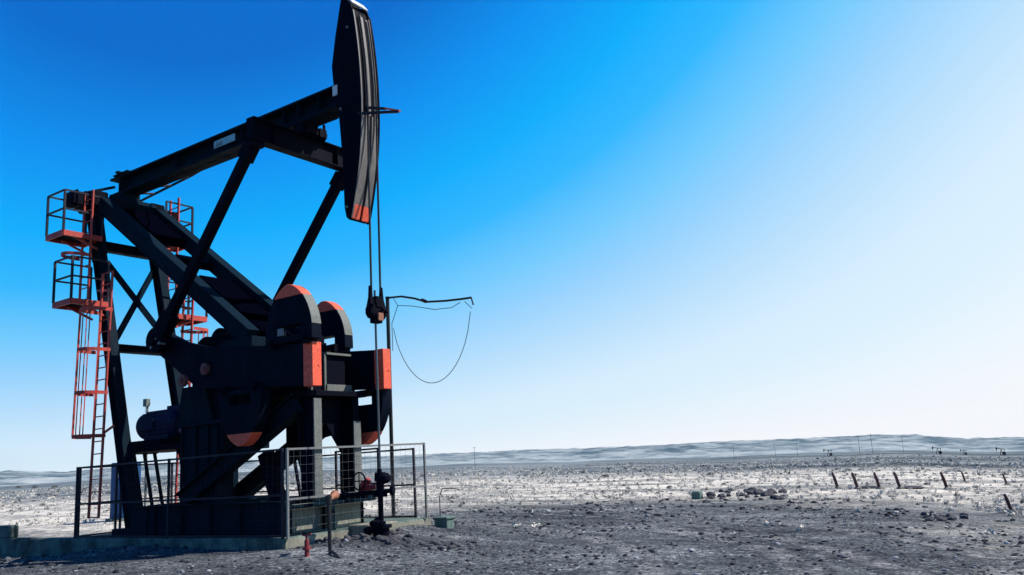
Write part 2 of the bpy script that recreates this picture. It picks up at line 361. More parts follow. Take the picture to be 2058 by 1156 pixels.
    ln.new(c, p.inputs['Base Color']); p.inputs['Roughness'].default_value = .95; p.inputs['Specular IOR Level'].default_value = .1
    hgt = mth('ADD', mth('MULTIPLY', fine, .7), mth('MULTIPLY', grit, .35))
    bp = nd.new('ShaderNodeBump'); bp.inputs['Strength'].default_value = .9; bp.inputs['Distance'].default_value = .09
    ln.new(hgt, bp.inputs['Height']); ln.new(bp.outputs[0], p.inputs['Normal'])
    return m
me.materials.append(ground_material())

# ------------------------------------------------------------------ hills
vs, fs = [], []
rise = []
haz = list(np.arange(78, 175, .12)); hrs = list(np.linspace(1900, 3700, 60)); nh = len(haz)
for r in hrs:
    for a in haz:
        x, y = CAM.x + math.cos(R(a)) * r, CAM.y + math.sin(R(a)) * r
        s0 = math.tan(R(interp(PLAIN, a))); s1 = math.tan(R(interp(CREST, a)))
        base = s0 * r; top = CAM.z + s1 * 3000
        k = smooth(2000, 3000, r) * (1 - .4 * smooth(3100, 3700, r))
        n1 = noise.noise(Vector((x * .0035, y * .0035, 1))) ; n2 = abs(noise.noise(Vector((x * .009, y * .009, 5)))); n3 = noise.noise(Vector((x * .022, y * .022, 9)))
        z = base + (top - base) * k ** 1.3 + (n1 * 6 - n2 * 6 + n3 * 3.5 + 1.5 * noise.noise(Vector((x * .05, y * .05, 2)))) * smooth(1950, 2500, r)
        vs.append((x, y, z - 1.5 * (1 - smooth(1900, 2100, r)))); rise.append(k)
for i in range(len(hrs) - 1):
    for k in range(nh - 1): fs.append((i * nh + k, i * nh + k + 1, (i + 1) * nh + k + 1, (i + 1) * nh + k))
hm = bpy.data.meshes.new('hills'); hm.from_pydata(vs, [], fs); hm.polygons.foreach_set('use_smooth', [True] * len(hm.polygons))
hills = bpy.data.objects.new('hills', hm); SC.collection.objects.link(hills); tag(hills, kind='structure')
m_h, t_h, p_h = newmat('scrubby_hill')
g_h = t_h.nodes.new('ShaderNodeNewGeometry'); n_h = t_h.nodes.new('ShaderNodeTexNoise'); n_h.inputs['Scale'].default_value = .009; n_h.inputs['Detail'].default_value = 9; n_h.inputs['Roughness'].default_value = .7
t_h.links.new(g_h.outputs['Position'], n_h.inputs['Vector'])
t_h.links.new(ramp(t_h, [(.40, (.012, .045, .075)), (.48, (.08, .125, .15)), (.56, (.22, .27, .29)), (.66, (.36, .39, .40))], n_h.outputs[0]).outputs[0], p_h.inputs['Base Color'])
p_h.inputs['Roughness'].default_value = 1; p_h.inputs['Specular IOR Level'].default_value = 0
hm.materials.append(m_h)
at_ = hm.attributes.new('rise', 'FLOAT', 'POINT'); at_.data.foreach_set('value', rise)
an_ = t_h.nodes.new('ShaderNodeAttribute'); an_.attribute_name = 'rise'
cv_ = t_h.nodes.new('ShaderNodeMath'); cv_.operation = 'MULTIPLY_ADD'; cv_.inputs[1].default_value = .55; cv_.inputs[2].default_value = .0
t_h.links.new(n_h.outputs[0], cv_.inputs[0])
sb_ = t_h.nodes.new('ShaderNodeMath'); sb_.operation = 'SUBTRACT'; t_h.links.new(cv_.outputs[0], sb_.inputs[0])
pk_ = ramp(t_h, [(.0, (-0.0, 0, 0)), (.35, (.0, .0, .0)), (.75, (.048, .048, .048)), (1, (.03, .03, .03))], an_.outputs['Fac'])
t_h.links.new(pk_.outputs[0], sb_.inputs[1])
t_h.links.new(ramp(t_h, [(.18, (.05, .09, .115)), (.235, (.16, .20, .22)), (.28, (.28, .32, .33)), (.36, (.38, .41, .41))], sb_.outputs[0]).outputs[0], p_h.inputs['Base Color'])

# ------------------------------------------------------------------ concrete
YC = 1.45
def mir(y): return 2 * YC - y
pad = MB().prism([(-16, -.03), (.02, -.03), (.02, 4.35), (-7.75, 4.35), (-7.75, .20), (-16, .20)], -1.6, .285, axis='z').build('concrete_pad', m_conc, org=(-8, 2, 0), bevel=.03)
MB().box((.0205, .01, -.4), (.030, 4.3, .262)).build('sunlit_end_face', m_conc2, pad)  # thin cap painting the sunlit cream of the pad's end
tag(pad, 'long low concrete pad, teal in the shade, under the pumping unit and its fence', 'concrete pad')
blk = MB().box((-13.2, -.02, .28), (-10.61, .19, .6)).build('concrete_block', m_conc, org=(-12, .1, .28), bevel=.03)
tag(blk, 'raised concrete block on the left end of the long pad, cut by the frame', 'concrete block')
fnd = MB().box((-5.30, .42, .284), (-.42, 2.48, .80)).build('foundation_block', m_conc2, org=(-2.8, 1.45, .284), bevel=.015)
tag(fnd, 'pale dusty concrete foundation with board marks under the steel skid', 'foundation')
fb2 = MB().box((-.05, 1.72, -.3), (.55, 2.62, .36)).build('footing_block', m_conc2, org=(.25, 2.1, 0), bevel=.02)
tag(fb2, 'yellowish concrete footing in the gravel between foundation and wellhead', 'footing')

# ------------------------------------------------------------------ pumping unit
PJ = thing('pump_jack', (-4, YC, .285), 'huge black oil pump jack with tall curved head and red tipped counterweights', 'pump jack')
# base skid
b = MB()
for y in (.30, 2.60): b.ibar((-5.38, y, .63), (-.46, y, .63), .20, .66, .03, .04)  # near girder made full depth to stand in for the foundation's dark shaded side
for x in (-4.6, -3.6, -2.6, -1.6): b.box((x - .012, .2, .33), (x + .012, .4, .92))
for y in (.30, 2.60): b.bar((-.5, y, .905), (-.22, y, .905), .2, .10)
b.box((-.5, .2, .80), (-.16, 2.7, .86)); b.box((-.44, .2, .33), (-.20, .38, .80)); b.box((-.34, 1.28, .33), (-.18, 1.5, .80)); b.box((-.42, .2, .29), (-.15, 1.5, .33))
for x in (-5.2, -3.9, -2.6, -1.4): b.box((x - .08, .47, .83), (x + .08, 2.43, .97))
b.bar((-6.7, .6, .36), (-5.3, .6, .36), .3, .16); b.bar((-6.7, 2.3, .36), (-5.3, 2.3, .36), .3, .16); b.bar((-6.2, .5, .37), (-6.2, 2.4, .37), .3, .17)
b.box((-5.6, .25, .285), (-4.95, .9, .93))
b.build('base_skid', m_navy, PJ, bevel=.008)
# rear posts, braces, cross beams
def postpt(z, y): return Vector((-6.03 - (z - .47) * (8.24 - 6.03) / (8.55 - .47), y, z))
for y in (.6, 2.3):
    b = MB().ibar(postpt(.36, y), postpt(8.85, y), .24, .32, .03, .05, up=(1, 0, 0))
    p0 = postpt(.36, y); b.box((p0.x - .3, y - .28, .285), (p0.x + .3, y + .28, .36))
    b.bar(postpt(7.4, y) + Vector((.0, 0, 0)), postpt(8.8, y), .10, .62, up=(1, 0, 0))
    b.build('rear_post', m_navy, PJ, bevel=.006)
for z, h in ((7.75, .25), (4.9, .2)):
    MB().ibar(postpt(z, .6), postpt(z, 2.3), .24, h, .03, .03).build('cross_beam', m_black, PJ)
for z0, z1 in ((7.3, 5.3), (5.1, 7.25)):
    a, c = postpt(z0, .75), postpt(z1, 2.15)
    MB().bar(a + Vector((.03 if z0 > z1 else -.05, 0, 0)), c + Vector((.03 if z0 > z1 else -.05, 0, 0)), .07, .15, up=(0, 0, 1)).build('cross_brace', m_navy, PJ)
# pivot saddle across the post tops
b = MB().bar((-8.32, -.1, 8.99), (-8.32, 3.0, 8.99), .46, .38)
for y in (-.02, .2): b.bar((-8.32, y, 8.99), (-8.32, y + .06, 8.99), .54, .46)
for y in (.6, 2.3): b.box((-8.7, y - .24, 8.74), (-7.85, y + .24, 8.84)); b.bar((-8.32, y - .22, 9.03), (-8.32, y + .22, 9.03), .66, .5)
b.build('pivot_saddle', m_black, PJ, bevel=.03)
# inclined front legs
for y in (.6, 2.24):
    a, c = Vector((-7.85, y, 8.87)), Vector((-1.75, y, 4.45))
    b = MB(); b.bar(a, c, .28, .32)
    b.bar(a, c, .32, .03, off=.175); b.bar(a, c, .32, .03, off=-.175)
    b.box((-2.5, y - .25, 4.2), (-1.4, y + .25, 4.42))
    b.build('front_leg', m_navy, PJ, bevel=.008)
def legpt(x, y): return Vector((x, y, 8.87 - (x + 7.85) * (8.87 - 4.45) / 6.10))
for x0, x1, th in ((-7.75, -6.35, .26), (-4.35, -2.75, .22), (-2.45, -2.0, .20), (-5.35, -5.15, .22)):
    MB().bar(legpt(x0, 1.60), legpt(x1, 1.60), 1.0, th, off=-.06).build('leg_tie_plate', m_pitch, PJ, bevel=.008)
for x_ in (-6.9, -4.9, -3.4, -2.3): MB().bar(legpt(x_, .74), legpt(x_, 1.10), .14, .14, off=-.06).build('leg_spacer', m_pitch, PJ)
MB().bar(legpt(-7.9, .78), legpt(-7.9, 2.06), .30, .5, up=(.6, 0, .8)).build('leg_tie_plate', m_navy, PJ, bevel=.008)
# walking beam
b = MB()
b.bar((-8.58, YC, 9.64), (.42, YC, 9.64), .05, .50)
b.bar((-8.64, YC, 9.885), (.42, YC, 9.885), .5, .06); b.bar((-8.58, YC, 9.42), (.42, YC, 9.42), .48, .06)
for x in (-8.2, -5.6, -2.9, -1.4, -.9, -.2): b.box((x - .015, YC - .225, 9.45), (x + .015, YC + .225, 9.86))
b.box((-8.4, YC - .3, 9.915), (-7.7, YC + .3, 9.955)); b.box((-8.2, YC - .36, 9.955), (-8.05, YC + .2, 10.0))
b.box((-8.5, YC - .26, 9.18), (-7.95, YC + .26, 9.40)); b.bar((-8.38, .35, 9.25), (-8.38, 1.2, 9.62), .08, .07)
b.bar((-2.2, YC, 9.375), (.0, YC, 9.375), .44, .04)
beam = b.build('walking_beam', m_navy, PJ, bevel=.006)
MB().box((-3.94, YC - .245, 9.56), (-3.12, YC - .232, 9.75)).build('sign_plate', m_plate, beam)
MB().box((-3.86, YC - .252, 9.585), (-3.60, YC - .2455, 9.67)).build('plate_marking', m_galv, beam)
b = MB()
def hz_(x): return 9.511 + .072 * (x + 8.817)
b.tube([(-8.8, 2.2, hz_(-8.8)), (-6.25, 2.2, hz_(-6.25)), (-5.6, 2.1, 9.70), (-5.0, 1.68, 9.45)], .035, 6)
for x in (-8.0, -7.2, -6.4): b.tube([(x, YC + .2, 9.45), (x, 2.2, hz_(x))], .03, 6)
b.build('side_handrail', m_fence, beam)
# equaliser: I-girder across the beam with bearing
b = MB().ibar((-.92, -.08, 8.86), (-.92, 2.98, 8.86), .26, .52, .03, .04)
for y in (-.07, .5, 2.4, 2.97): b.box((-1.04, y - .012, 8.62), (-.80, y + .012, 9.09))
for y in (.1, 2.8): b.box((-1.12, y - .15, 8.48), (-.84, y + .15, 8.60))
eq = b.build('equalizer', m_black, PJ, bevel=.006)
b = MB().tube([(-.8, 1.2, 9.22), (-.8, 1.95, 9.22)], .13, 12); b.box((-1.1, 1.3, 9.12), (-.6, 1.6, 9.36)); b.box((-.9, 1.66, 9.1), (-.6, 1.86, 9.30))
for y in (1.28, 1.55, 1.8): b.tube([(-.62, y, 9.1), (-.62, y, 9.42)], .035, 6)
b.build('bearing_block', m_black, eq, smooth=True)
# pitman arms
PIN = {.1: (-4.42, 4.62), 2.8: (-4.42, 4.62)}
for y in (.1, 2.8):
    b = MB(); top = Vector((-1.08, y, 8.55)); bot = Vector((-4.42, y, 4.68))
    b.bar(top, bot, .19, .22, up=(1, 0, 0))
    dr = (bot - top).normalized()
    b.bar(bot - dr * .75, bot + dr * .05, .24, .42, up=(1, 0, 0))
    b.tube([(bot.x, y - .13, bot.z), (bot.x, y + .13, bot.z)], .30, 20); b.tube([(bot.x, y - .2, bot.z), (bot.x, y + .2, bot.z)], .12, 14)
    b.bar(top - dr * .02, top + dr * .35, .26, .30, up=(1, 0, 0))
    p = b.build('pitman_arm', m_black, PJ, bevel=.01)
    for dx, dz in ((.10, .02), (.26, -.10), (-.05, -.16)): MB().tube([(bot.x + dx, y - .16 if y < YC else y + .16, bot.z + dz), (bot.x + dx, y, bot.z + dz)], .035, 6).build('pin_bolt', m_rail, p)
# cranks with counterweights
def weight_profile(cx, base, up, k=1.0):
    half = [(0, .70), (.15, .70), (.30, .69), (.45, .665), (.58, .625), (.70, .575), (.80, .52), (.90, .45), (.99, .38), (1.07, .29), (1.13, .20), (1.18, .10)]
    left = [(cx - hw * k, base + up * h) for h, hw in half]; right = [(cx + hw * k, base + up * h) for h, hw in reversed(half)]
    return left + [(cx, base + up * 1.195)] + right
ARM = [(-4.75, 4.42), (-4.70, 4.72), (-4.42, 4.86), (-3.82, 4.60), (-3.08, 4.40), (-2.6, 4.30), (-1.0, 4.15), (.5, 4.02), (.5, 3.17), (-1.2, 3.28), (-2.6, 3.40), (-3.3, 3.50), (-4.15, 4.05)]
def arm_z(x, top):
    return (4.30 - (x + 2.6) * .28 / 3.1) if top else (3.40 - (x + 2.6) * .23 / 3.1)
for side, yo, upx, lox in ((-1, .32, -.10, -1.64), (1, mir(.32), -1.42, -.30)):
    y0, y1 = (yo, yo + .23) if side < 0 else (yo - .23, yo)
    crank = MB().prism(ARM, y0, y1).build('crank_arm', m_weight, PJ, bevel=.012)
    b = MB().box((.24, y0 - .006, 3.165), (.508, y1 + .006, 4.045)); b.tube([(.49, (y0 + y1) / 2 + .05, 3.58), (.52, (y0 + y1) / 2 + .05, 3.58)], .03, 8)
    b.build('red_end_cap', m_red, crank, bevel=.006)
    # outer hub and round inspection covers
    yy = y0 if side < 0 else y1
    for cx, cz, rr_ in ((-2.88, 3.86, .13), (-3.69, 3.69, .14)):
        MB().tube([(cx, yy + side * .0, cz), (cx, yy + side * .09, cz)], rr_, 18).tube([(cx, yy + side * .09, cz), (cx, yy + side * .13, cz)], rr_ * .45, 12).build('hub_cover', m_hub, crank)
    for cx, up in ((upx, 1), (lox, -1)):
        z = arm_z(cx, up > 0) + .0
        w0, w1 = (y0 - .10, y1 - .06) if side < 0 else (y0 + .06, y1 + .10)
        prof = weight_profile(cx, z + up * .03, up)
        hole = [(cx - .36, z + up * .16), (cx - .36, z + up * .36), (cx + .36, z + up * .36), (cx + .36, z + up * .16)]
        # split the outline at the painted tip
        zt = z + up * .96
        body = [(px_, min(pz, zt) if up > 0 else max(pz, zt)) for px_, pz in prof]
        tip = [q for q in prof if (q[1] - zt) * up > 0.0]
        bb = [body[0]]
        for q in body[1:]:
            if (Vector(q) - Vector(bb[-1])).length > 2e-3: bb.append(q)
        # crossing points of the outline with the tip line
        xs = []
        for (xa, za), (xb, zb) in zip(prof, prof[1:]):
            if (za - zt) * (zb - zt) < 0: xs.append(xa + (xb - xa) * (zt - za) / (zb - za))
        full = [q for q in prof if (q[1] - zt) * up <= 0]
        k = max(i for i, q in enumerate(full) if q[0] < cx and i < len(full) / 2) + 1
        full = full[:k] + [(xs[0], zt), (xs[-1], zt)] + full[k:]
        cw = MB().prism(full, w0, w1, [hole]).build('counterweight', m_weight, crank, bevel=.01)
        MB().prism([(xs[0], zt + up * .002)] + tip + [(xs[-1], zt + up * .002)], w0, w1).build('red_tip', m_red, cw, bevel=.01)
        # lighter strip painting sunlight on the rim that faces the well
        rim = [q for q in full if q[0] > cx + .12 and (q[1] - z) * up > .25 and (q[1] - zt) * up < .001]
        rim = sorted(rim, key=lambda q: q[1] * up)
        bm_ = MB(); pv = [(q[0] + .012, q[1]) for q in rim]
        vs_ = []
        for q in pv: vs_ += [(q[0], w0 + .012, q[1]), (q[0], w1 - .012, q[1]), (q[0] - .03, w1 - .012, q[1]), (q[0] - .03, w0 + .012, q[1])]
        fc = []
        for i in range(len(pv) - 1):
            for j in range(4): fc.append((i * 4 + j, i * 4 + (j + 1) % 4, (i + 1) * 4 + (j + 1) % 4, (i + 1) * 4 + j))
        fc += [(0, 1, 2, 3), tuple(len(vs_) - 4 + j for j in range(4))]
        if up > 0: bm_.add(vs_, fc).build('sunlit_rim', m_post, cw)
        for dx in (-.5, .5):
            bt = MB().bar((cx + dx, (y0 + y1) / 2, z - up * .06), (cx + dx, (y0 + y1) / 2, z + up * .12), .5, .12, up=(1, 0, 0)); bt.tube([(cx + dx, yy + side * .1, z + up * .06), (cx + dx, yy + side * .17, z + up * .06)], .05, 6)
            bt.build('clamp', m_black, cw)
        if side < 0 and up > 0: MB().box((cx - .31, w0 - .012, z + .18), (cx - .12, w0 - .002, z + .33)).build('tag_plate', m_rail, cw)
# gear reducer, pedestal and supports
b = MB()
b.box((-4.1, .78, 2.75), (-1.9, 2.12, 4.45)); b.prism([(-4.1, 4.45), (-3.8, 4.72), (-2.4, 4.72), (-1.9, 4.45)], .85, 2.05)
b.box((-1.9, .9, 3.1), (-.3, 2.0, 4.0)); b.tube([(-2.88, .3, 3.86), (-2.88, 2.6, 3.86)], .20, 18)
b.tube([(-3.3, .9, 4.6), (-3.3, 2.2, 4.6)], .30, 18); b.tube([(-5.2, 2.2, 4.55), (-5.2, 2.6, 4.55)], .1, 12)
b.box((-4.3, .74, 3.45), (-1.7, 2.16, 3.58))
gear = b.build('gear_reducer', m_black, PJ, bevel=.02)
b = MB()
b.box((-.30, .98, 3.15), (-.27, 1.02, 3.98)); b.box((-.30, 1.38, 3.94), (-.22, 2.1, 3.985)); b.box((-.30, 1.34, 3.15), (-.25, 1.39, 3.95))
b.box((-.30, 1.38, 3.12), (-.22, 2.1, 3.30))
b.build('front_frame', m_post, gear)
MB().tube([(-5.3, 2.0, 4.55), (-5.3, 2.25, 4.55)], .5, 24).build('brake_drum', m_black, gear)
b = MB()
b.box((-4.4, .8, .93), (-3.1, 1.2, 2.1)); b.box((-4.4, .8, 2.1), (-2.96, 2.1, 2.75)); b.bar((-4.2, 2.0, .9), (-4.2, 2.0, 2.1), .2, .2)
for x in (-4.42, -3.9, -3.45, -3.12): b.box((x - .03, .74, .93), (x + .03, .80, 2.7))
b.box((-4.6, .7, 2.68), (-2.8, 2.2, 2.78)); b.prism([(-4.55, 2.78), (-4.35, 3.6), (-3.5, 3.6), (-3.2, 2.78)], .70, .9)
b.build('gearbox_pedestal', m_navy, PJ, bevel=.01)
for y in (.8, 1.92):
    b = MB(); b.bar((-.22, y + .09, .93), (-.22, y + .09, 3.02), .18, .40, up=(1, 0, 0))
    pst = b.build('front_post', m_black, PJ, bevel=.006)
    MB().box((-.018, y - .01, .94), (.012, y + .195, 2.97 if y < 1 else 2.5)).build('sunlit_post_face', m_post, pst)  # lighter sheet painting the sunlit front of the black post
b = MB()
b.prism([(.70, 3.12), (.70, 2.0), (1.0, 2.0), (1.42, 2.50), (1.9, 1.85), (2.2, 1.85), (2.2, 3.12)], -.40, -.34, axis='x')
b.box((-.55, .62, 3.02), (.05, 2.28, 3.13))
b.build('front_gusset', m_black, PJ, bevel=.006)
for y in (.72, 2.18):
    MB().ibar((-4.35, y, .98), (-.35, y, 2.92), .28, .40, .03, .05).build('diagonal_strut', m_navy, PJ, bevel=.006)
SB = [((-1.75, 1.0, 1.95), (-1.32, 1.0, .9), .22, .3, (1, 0, 0)), ((-1.0, 1.2, 2.0), (-.62, 1.2, .95), .05, .05, (0, 0, 1)), ((-.95, 1.05, 2.0), (-.72, 1.05, 1.0), .05, .05, (0, 0, 1)), ((-2.0, 2.1, 2.5), (-.5, 2.1, 3.05), .06, .1, (0, 0, 1))]
SB += [((-1.75 + i * .32, 2.0, 2.45 + i * .16), (-1.45 + i * .32, 2.0, 3.0 + i * .05), .05, .06, (0, 0, 1)) for i in range(4)]
MB().prism([(-2.3, 2.05), (-.42, 2.3), (-.42, 3.1), (-2.3, 3.1)], 2.03, 2.06, [[(-1.55, 2.72), (-1.25, 2.98), (-1.12, 2.98), (-1.40, 2.66)], [(-1.02, 2.86), (-.86, 3.0), (-.78, 2.94), (-.94, 2.80)], [(-.72, 2.42), (-.52, 2.62), (-.52, 2.42)], [(-1.75, 2.5), (-1.62, 2.60), (-1.58, 2.54), (-1.7, 2.44)]]).build('side_plate', m_black, PJ)
for a, c, w_, h_, u_ in SB: MB().bar(a, c, w_, h_, up=u_).build('small_brace', m_black, PJ)
# motor, belt guard, platform
b = MB()
b.box((-7.15, .9, 2.22), (-4.4, 2.2, 2.36)); b.box((-7.15, .9, 2.36), (-5.5, 1.9, 2.50)); b.box((-7.32, 1.0, 2.2), (-7.1, 1.9, 2.3))
b.box((-5.0, 1.0, 2.1), (-4.4, 2.2, 2.24))
b.build('motor_platform', m_black, PJ, bevel=.01)
for x, y in ((-7.0, 1.15), (-7.1, 1.5), (-7.2, 1.85)):
    MB().bar((x, y, 2.22), (x + .55, y, .40), .06, .07, up=(1, 0, 0)).build('platform_leg', m_navy, PJ)
b = MB().tube([(-6.80, 1.35, 2.87), (-6.72, 1.35, 2.87), (-5.3, 1.35, 2.87), (-5.2, 1.35, 2.87)], [.26, .34, .36, .28], 22); b.tube([(-6.93, 1.35, 2.87), (-6.8, 1.35, 2.87)], .20, 18)
b.box((-6.5, 1.1, 2.5), (-5.5, 1.6, 2.64)); b.box((-6.3, .95, 2.75), (-5.9, 1.1, 3.0)); b.box((-5.7, 1.2, 3.1), (-5.0, 1.55, 3.3))
for k in range(9):
    a = -1.2 + k * .3; b.bar((-6.6, 1.35 - .36 * math.cos(a), 2.87 + .36 * math.sin(a)), (-5.4, 1.35 - .36 * math.cos(a), 2.87 + .36 * math.sin(a)), .02, .04)
b.build('electric_motor', m_motor, PJ)
b = MB(); b.prism([(-5.6, 2.55), (-5.75, 2.9), (-5.5, 3.2), (-4.0, 4.3), (-3.4, 4.4), (-3.2, 3.9), (-5.0, 2.6)], 2.25, 2.5)
b.build('belt_guard', m_navy, PJ, bevel=.02)

# ladders, cages and platforms
def rail_loop(b, pts, r=.022): b.tube(pts, r, 6)
def ladder(bx0, by, z0, z1, lean, wid, sgn, label, cage=None):
    """two stringers and rungs; the safety cage is a sub-part"""
    b = MB()
    def at(s_, z): return Vector((bx0 + s_ * wid + (z - z0) * lean, by, z))
    for s_ in (0, 1): b.bar(at(s_, z0), at(s_, z1), .035, .07, up=(1, 0, 0))
    z = z0 + .02
    while z < z1: b.tube([at(0, z), at(1, z)], .016, 6); z += .30
    for z in (z0 + 2.0, (z0 + z1) / 2 + .4, z1 - .5):
        if z1 - z0 > 3: b.bar(at(1, z), postpt(z, by - sgn * .0) + Vector((0, -sgn * .2, .18)), .05, .06)
    l = b.build('ladder', m_ladder, PJ)
    if cage:
        c = MB(); dep = .62
        zs = cage
        def hoop(t, z):
            a = math.pi * t; m_ = at(.5, z); return Vector((m_.x - math.cos(a) * (wid / 2 + .10), by + sgn * dep * math.sin(a) ** .7, z))
        for z in zs: 
            pts = [hoop(i / 12, z) for i in range(13)]
            for p_, q_ in zip(pts, pts[1:]): c.bar(p_, q_, .012, .085)
        for t in (.12, .27, .42, .58, .73, .88): c.bar(hoop(t, zs[0]), hoop(t, zs[-1]), .024, .010)
        c.build('safety_cage', m_ladder, l)
    return l
ladder(-7.29, .2, .72, 6.75, .042, .44, -1, '', (2.66, 3.70, 4.75, 5.75))
ladder(-8.15, .22, 6.2, 9.15, .02, .40, -1, '', (7.35,))
ladder(-7.55, 2.72, .72, 6.6, .04, .42, 1, '', (2.7, 3.7, 4.7, 5.55))
ladder(-8.15, 2.75, 6.2, 9.5, .02, .40, 1, '')
def platform(x0, x1, yo, yi, z, top=1.08):
    b = MB(); lo, hi = min(yo, yi), max(yo, yi)
    b.box((x0, lo, z - .03), (x1, hi, z))
    fr = MB()
    for x in (x0, x1): fr.bar((x, lo, z - .06), (x, hi, z - .06), .05, .14)
    fr.bar((x0, yo, z - .06), (x1, yo, z - .06), .05, .14); fr.bar((x0, yi, z - .06), (x1, yi, z - .06), .05, .1)
    fr.bar((x0 + .15, yo * .7 + yi * .3, z - .08), (x0 + .15, yi, z - .35), .05, .05); fr.bar((x1 - .1, yo * .7 + yi * .3, z - .08), (x1 - .1, yi, z - .35), .05, .05)
    p = b.build('work_platform', m_black, PJ)
    fr.build('platform_frame', m_ladder, p)
    g = MB()
    for x in (x0, x1):
        for h in (top, top * .54): g.bar((x, yo, z + h), (x, yi, z + h), .04, .04)
        g.bar((x, yo, z), (x, yo, z + top), .05, .05); g.bar((x, yi, z), (x, yi, z + top), .045, .045)
    for h in (top, top * .54): g.bar((x0, yo, z + h), (x1, yo, z + h), .04, .04)
    g.build('guard_rail', m_fence, p)
platform(-8.6, -7.76, -.48, .55, 7.93)
platform(-8.15, -7.3, -.45, .5, 6.08)
platform(-8.55, -7.75, 3.25, 2.4, 8.25)
platform(-7.95, -7.1, 3.3, 2.4, 5.95)

# horse head
HH = [(.62, 11.86), (.78, 11.80), (.90, 11.72), (1.0, 11.58), (1.06, 11.3)]
def face_x(z):   # the arc the bridle runs on
    return 1.21 - .0385 * (z - 9.3) ** 2 * (1 if z > 9.3 else 1.5)
zs_ = list(np.linspace(11.25, 6.95, 30))
outline = [(.66, 11.88), (.82, 11.82), (.93, 11.72), (1.0, 11.55)] + [(face_x(z), z) for z in zs_] + [(.82, 6.70), (.77, 6.68), (.68, 6.76), (.63, 6.98), (.60, 8.1), (.49, 9.5), (.40, 9.7), (.36, 10.0), (.33, 10.35), (.45, 11.0)]
b = MB()
for y0, y1 in ((1.165, 1.205), (1.695, 1.735)): b.prism(outline, y0, y1)
back = [q for q in outline if q[0] < .70]
inner = [(q[0] - .05 if q[0] > .75 else q[0] + .03, q[1] - (.03 if q[1] > 11.6 else -.02 if q[1] < 6.9 else 0)) for q in outline]
b.prism(inner, 1.205, 1.695)
head = b.build('horse_head', m_black, PJ, bevel=.008)
def face_strip(y0, y1, z0, z1, off, th=.03, n=24):
    b = MB(); vs_ = []
    for i in range(n + 1):
        z = z0 + (z1 - z0) * i / n; x = face_x(z) + off
        vs_ += [(x, y0, z), (x, y1, z), (x - th, y1, z), (x - th, y0, z)]
    fc = [(i * 4 + j, i * 4 + (j + 1) % 4, (i + 1) * 4 + (j + 1) % 4, (i + 1) * 4 + j) for i in range(n) for j in range(4)]
    fc += [(0, 1, 2, 3), tuple(n * 4 + j for j in range(4))]
    return b.add(vs_, fc)
face_strip(1.215, 1.42, 7.02, 9.0, -.005).build('worn_lit_track', m_face, head); face_strip(1.50, 1.685, 7.02, 9.0, -.005).build('worn_lit_track', m_face, head)  # pale bands: cable wear together with sunlight painted on the face
face_strip(1.37, 1.47, 9.003, 11.42, -.005).build('worn_lit_track', m_face, head); face_strip(1.555, 1.615, 9.003, 11.40, -.005).build('worn_lit_track', m_face, head)
for ya, yb in ((1.21, 1.365), (1.475, 1.55), (1.62, 1.69)): face_strip(ya, yb, 9.003, 11.45, -.012).build('dark_face_band', m_black, head)  # dark strips painting the cable shadows on the upper face
face_strip(1.425, 1.495, 7.02, 9.0, -.02).build('dark_face_band', m_black, head)
b = face_strip(1.215, 1.415, 6.72, 7.018, -.005); b2 = face_strip(1.485, 1.685, 6.72, 7.018, -.005); b.add(b2.v, b2.f)
b.build('red_toe', m_red, head)
b = MB()
face_strip(1.168, 1.202, 6.72, 11.5, .012, .02).build('edge_rim', m_face, head); face_strip(1.698, 1.732, 6.72, 11.5, .012, .02).build('edge_rim', m_black, head)  # near rim coloured as sunlit, far rim as shaded
MB().box((.36, 1.150, 9.62), (.50, 1.163, 9.86)).build('sign_plate', m_white, head)
for x, z in ((.86, 11.12), (.72, 6.98), (.60, 9.25)): MB().tube([(x, 1.166, z), (x, 1.135, z)], .030, 8).build('lifting_lug', m_rail, head)
MB().box((.66, 1.2, 11.86), (.84, 1.7, 11.90)).bar((.84, 1.45, 11.88), (.98, 1.45, 11.70), .5, .03).build('top_plate', m_white, head)
# cable guard: two bars and a tie, pointing away from the head
b = MB().bar((1.10, 1.17, 9.0), (2.02, 1.45, 8.86), .05, .05); b.bar((1.12, 1.3, 9.18), (1.62, 1.5, 9.06), .05, .05)
gu = b.build('cable_guard', m_fence, head)
MB().bar((1.60, 1.5, 9.075), (2.05, 1.45, 8.87), .06, .035).build('guard_tip', m_red, gu)
# bridle and carrier
b = MB()
for y in (1.33, 1.60):
    pts = [(face_x(z) + .035, y, z) for z in np.linspace(11.4, 9.35, 14)] + [(1.245, y, 9.2), (1.22, y, 8.0), (1.19, y, 5.05)]
    b.tube(pts, .024, 6)
b.build('bridle_cable', m_cable, PJ)
b = MB()
b.box((1.10, 1.30, 4.60), (1.28, 1.60, 4.72)); b.box((1.11, 1.34, 4.42), (1.27, 1.56, 4.60))
for y in (1.29, 1.62): b.ball((1.19, y, 4.66), .135, 10, (.8, .85, 1.25))
for y in (1.30, 1.62):
    b.tube([(1.19, y, 5.2), (1.19, y, 4.95), (1.19, y, 4.72)], [.035, .05, .10], 8); b.tube([(1.19, y, 4.95), (1.19, y, 4.75)], [.05, .09], 8)
b.box((1.1, 1.38, 4.74), (1.28, 1.54, 4.98)); b.tube([(1.19, 1.25, 4.84), (1.19, 1.66, 4.84)], .05, 8)
for y, z in ((1.30, 4.84), (1.52, 4.70), (1.62, 4.66)): b.tube([(1.3, y, z), (1.36, y, z)], .04, 6)
car = b.build('carrier_bar', m_black, PJ, bevel=.01)
MB().box((1.30, 1.38, 4.46), (1.335, 1.52, 4.62)).build('load_cell', m_copper, car)
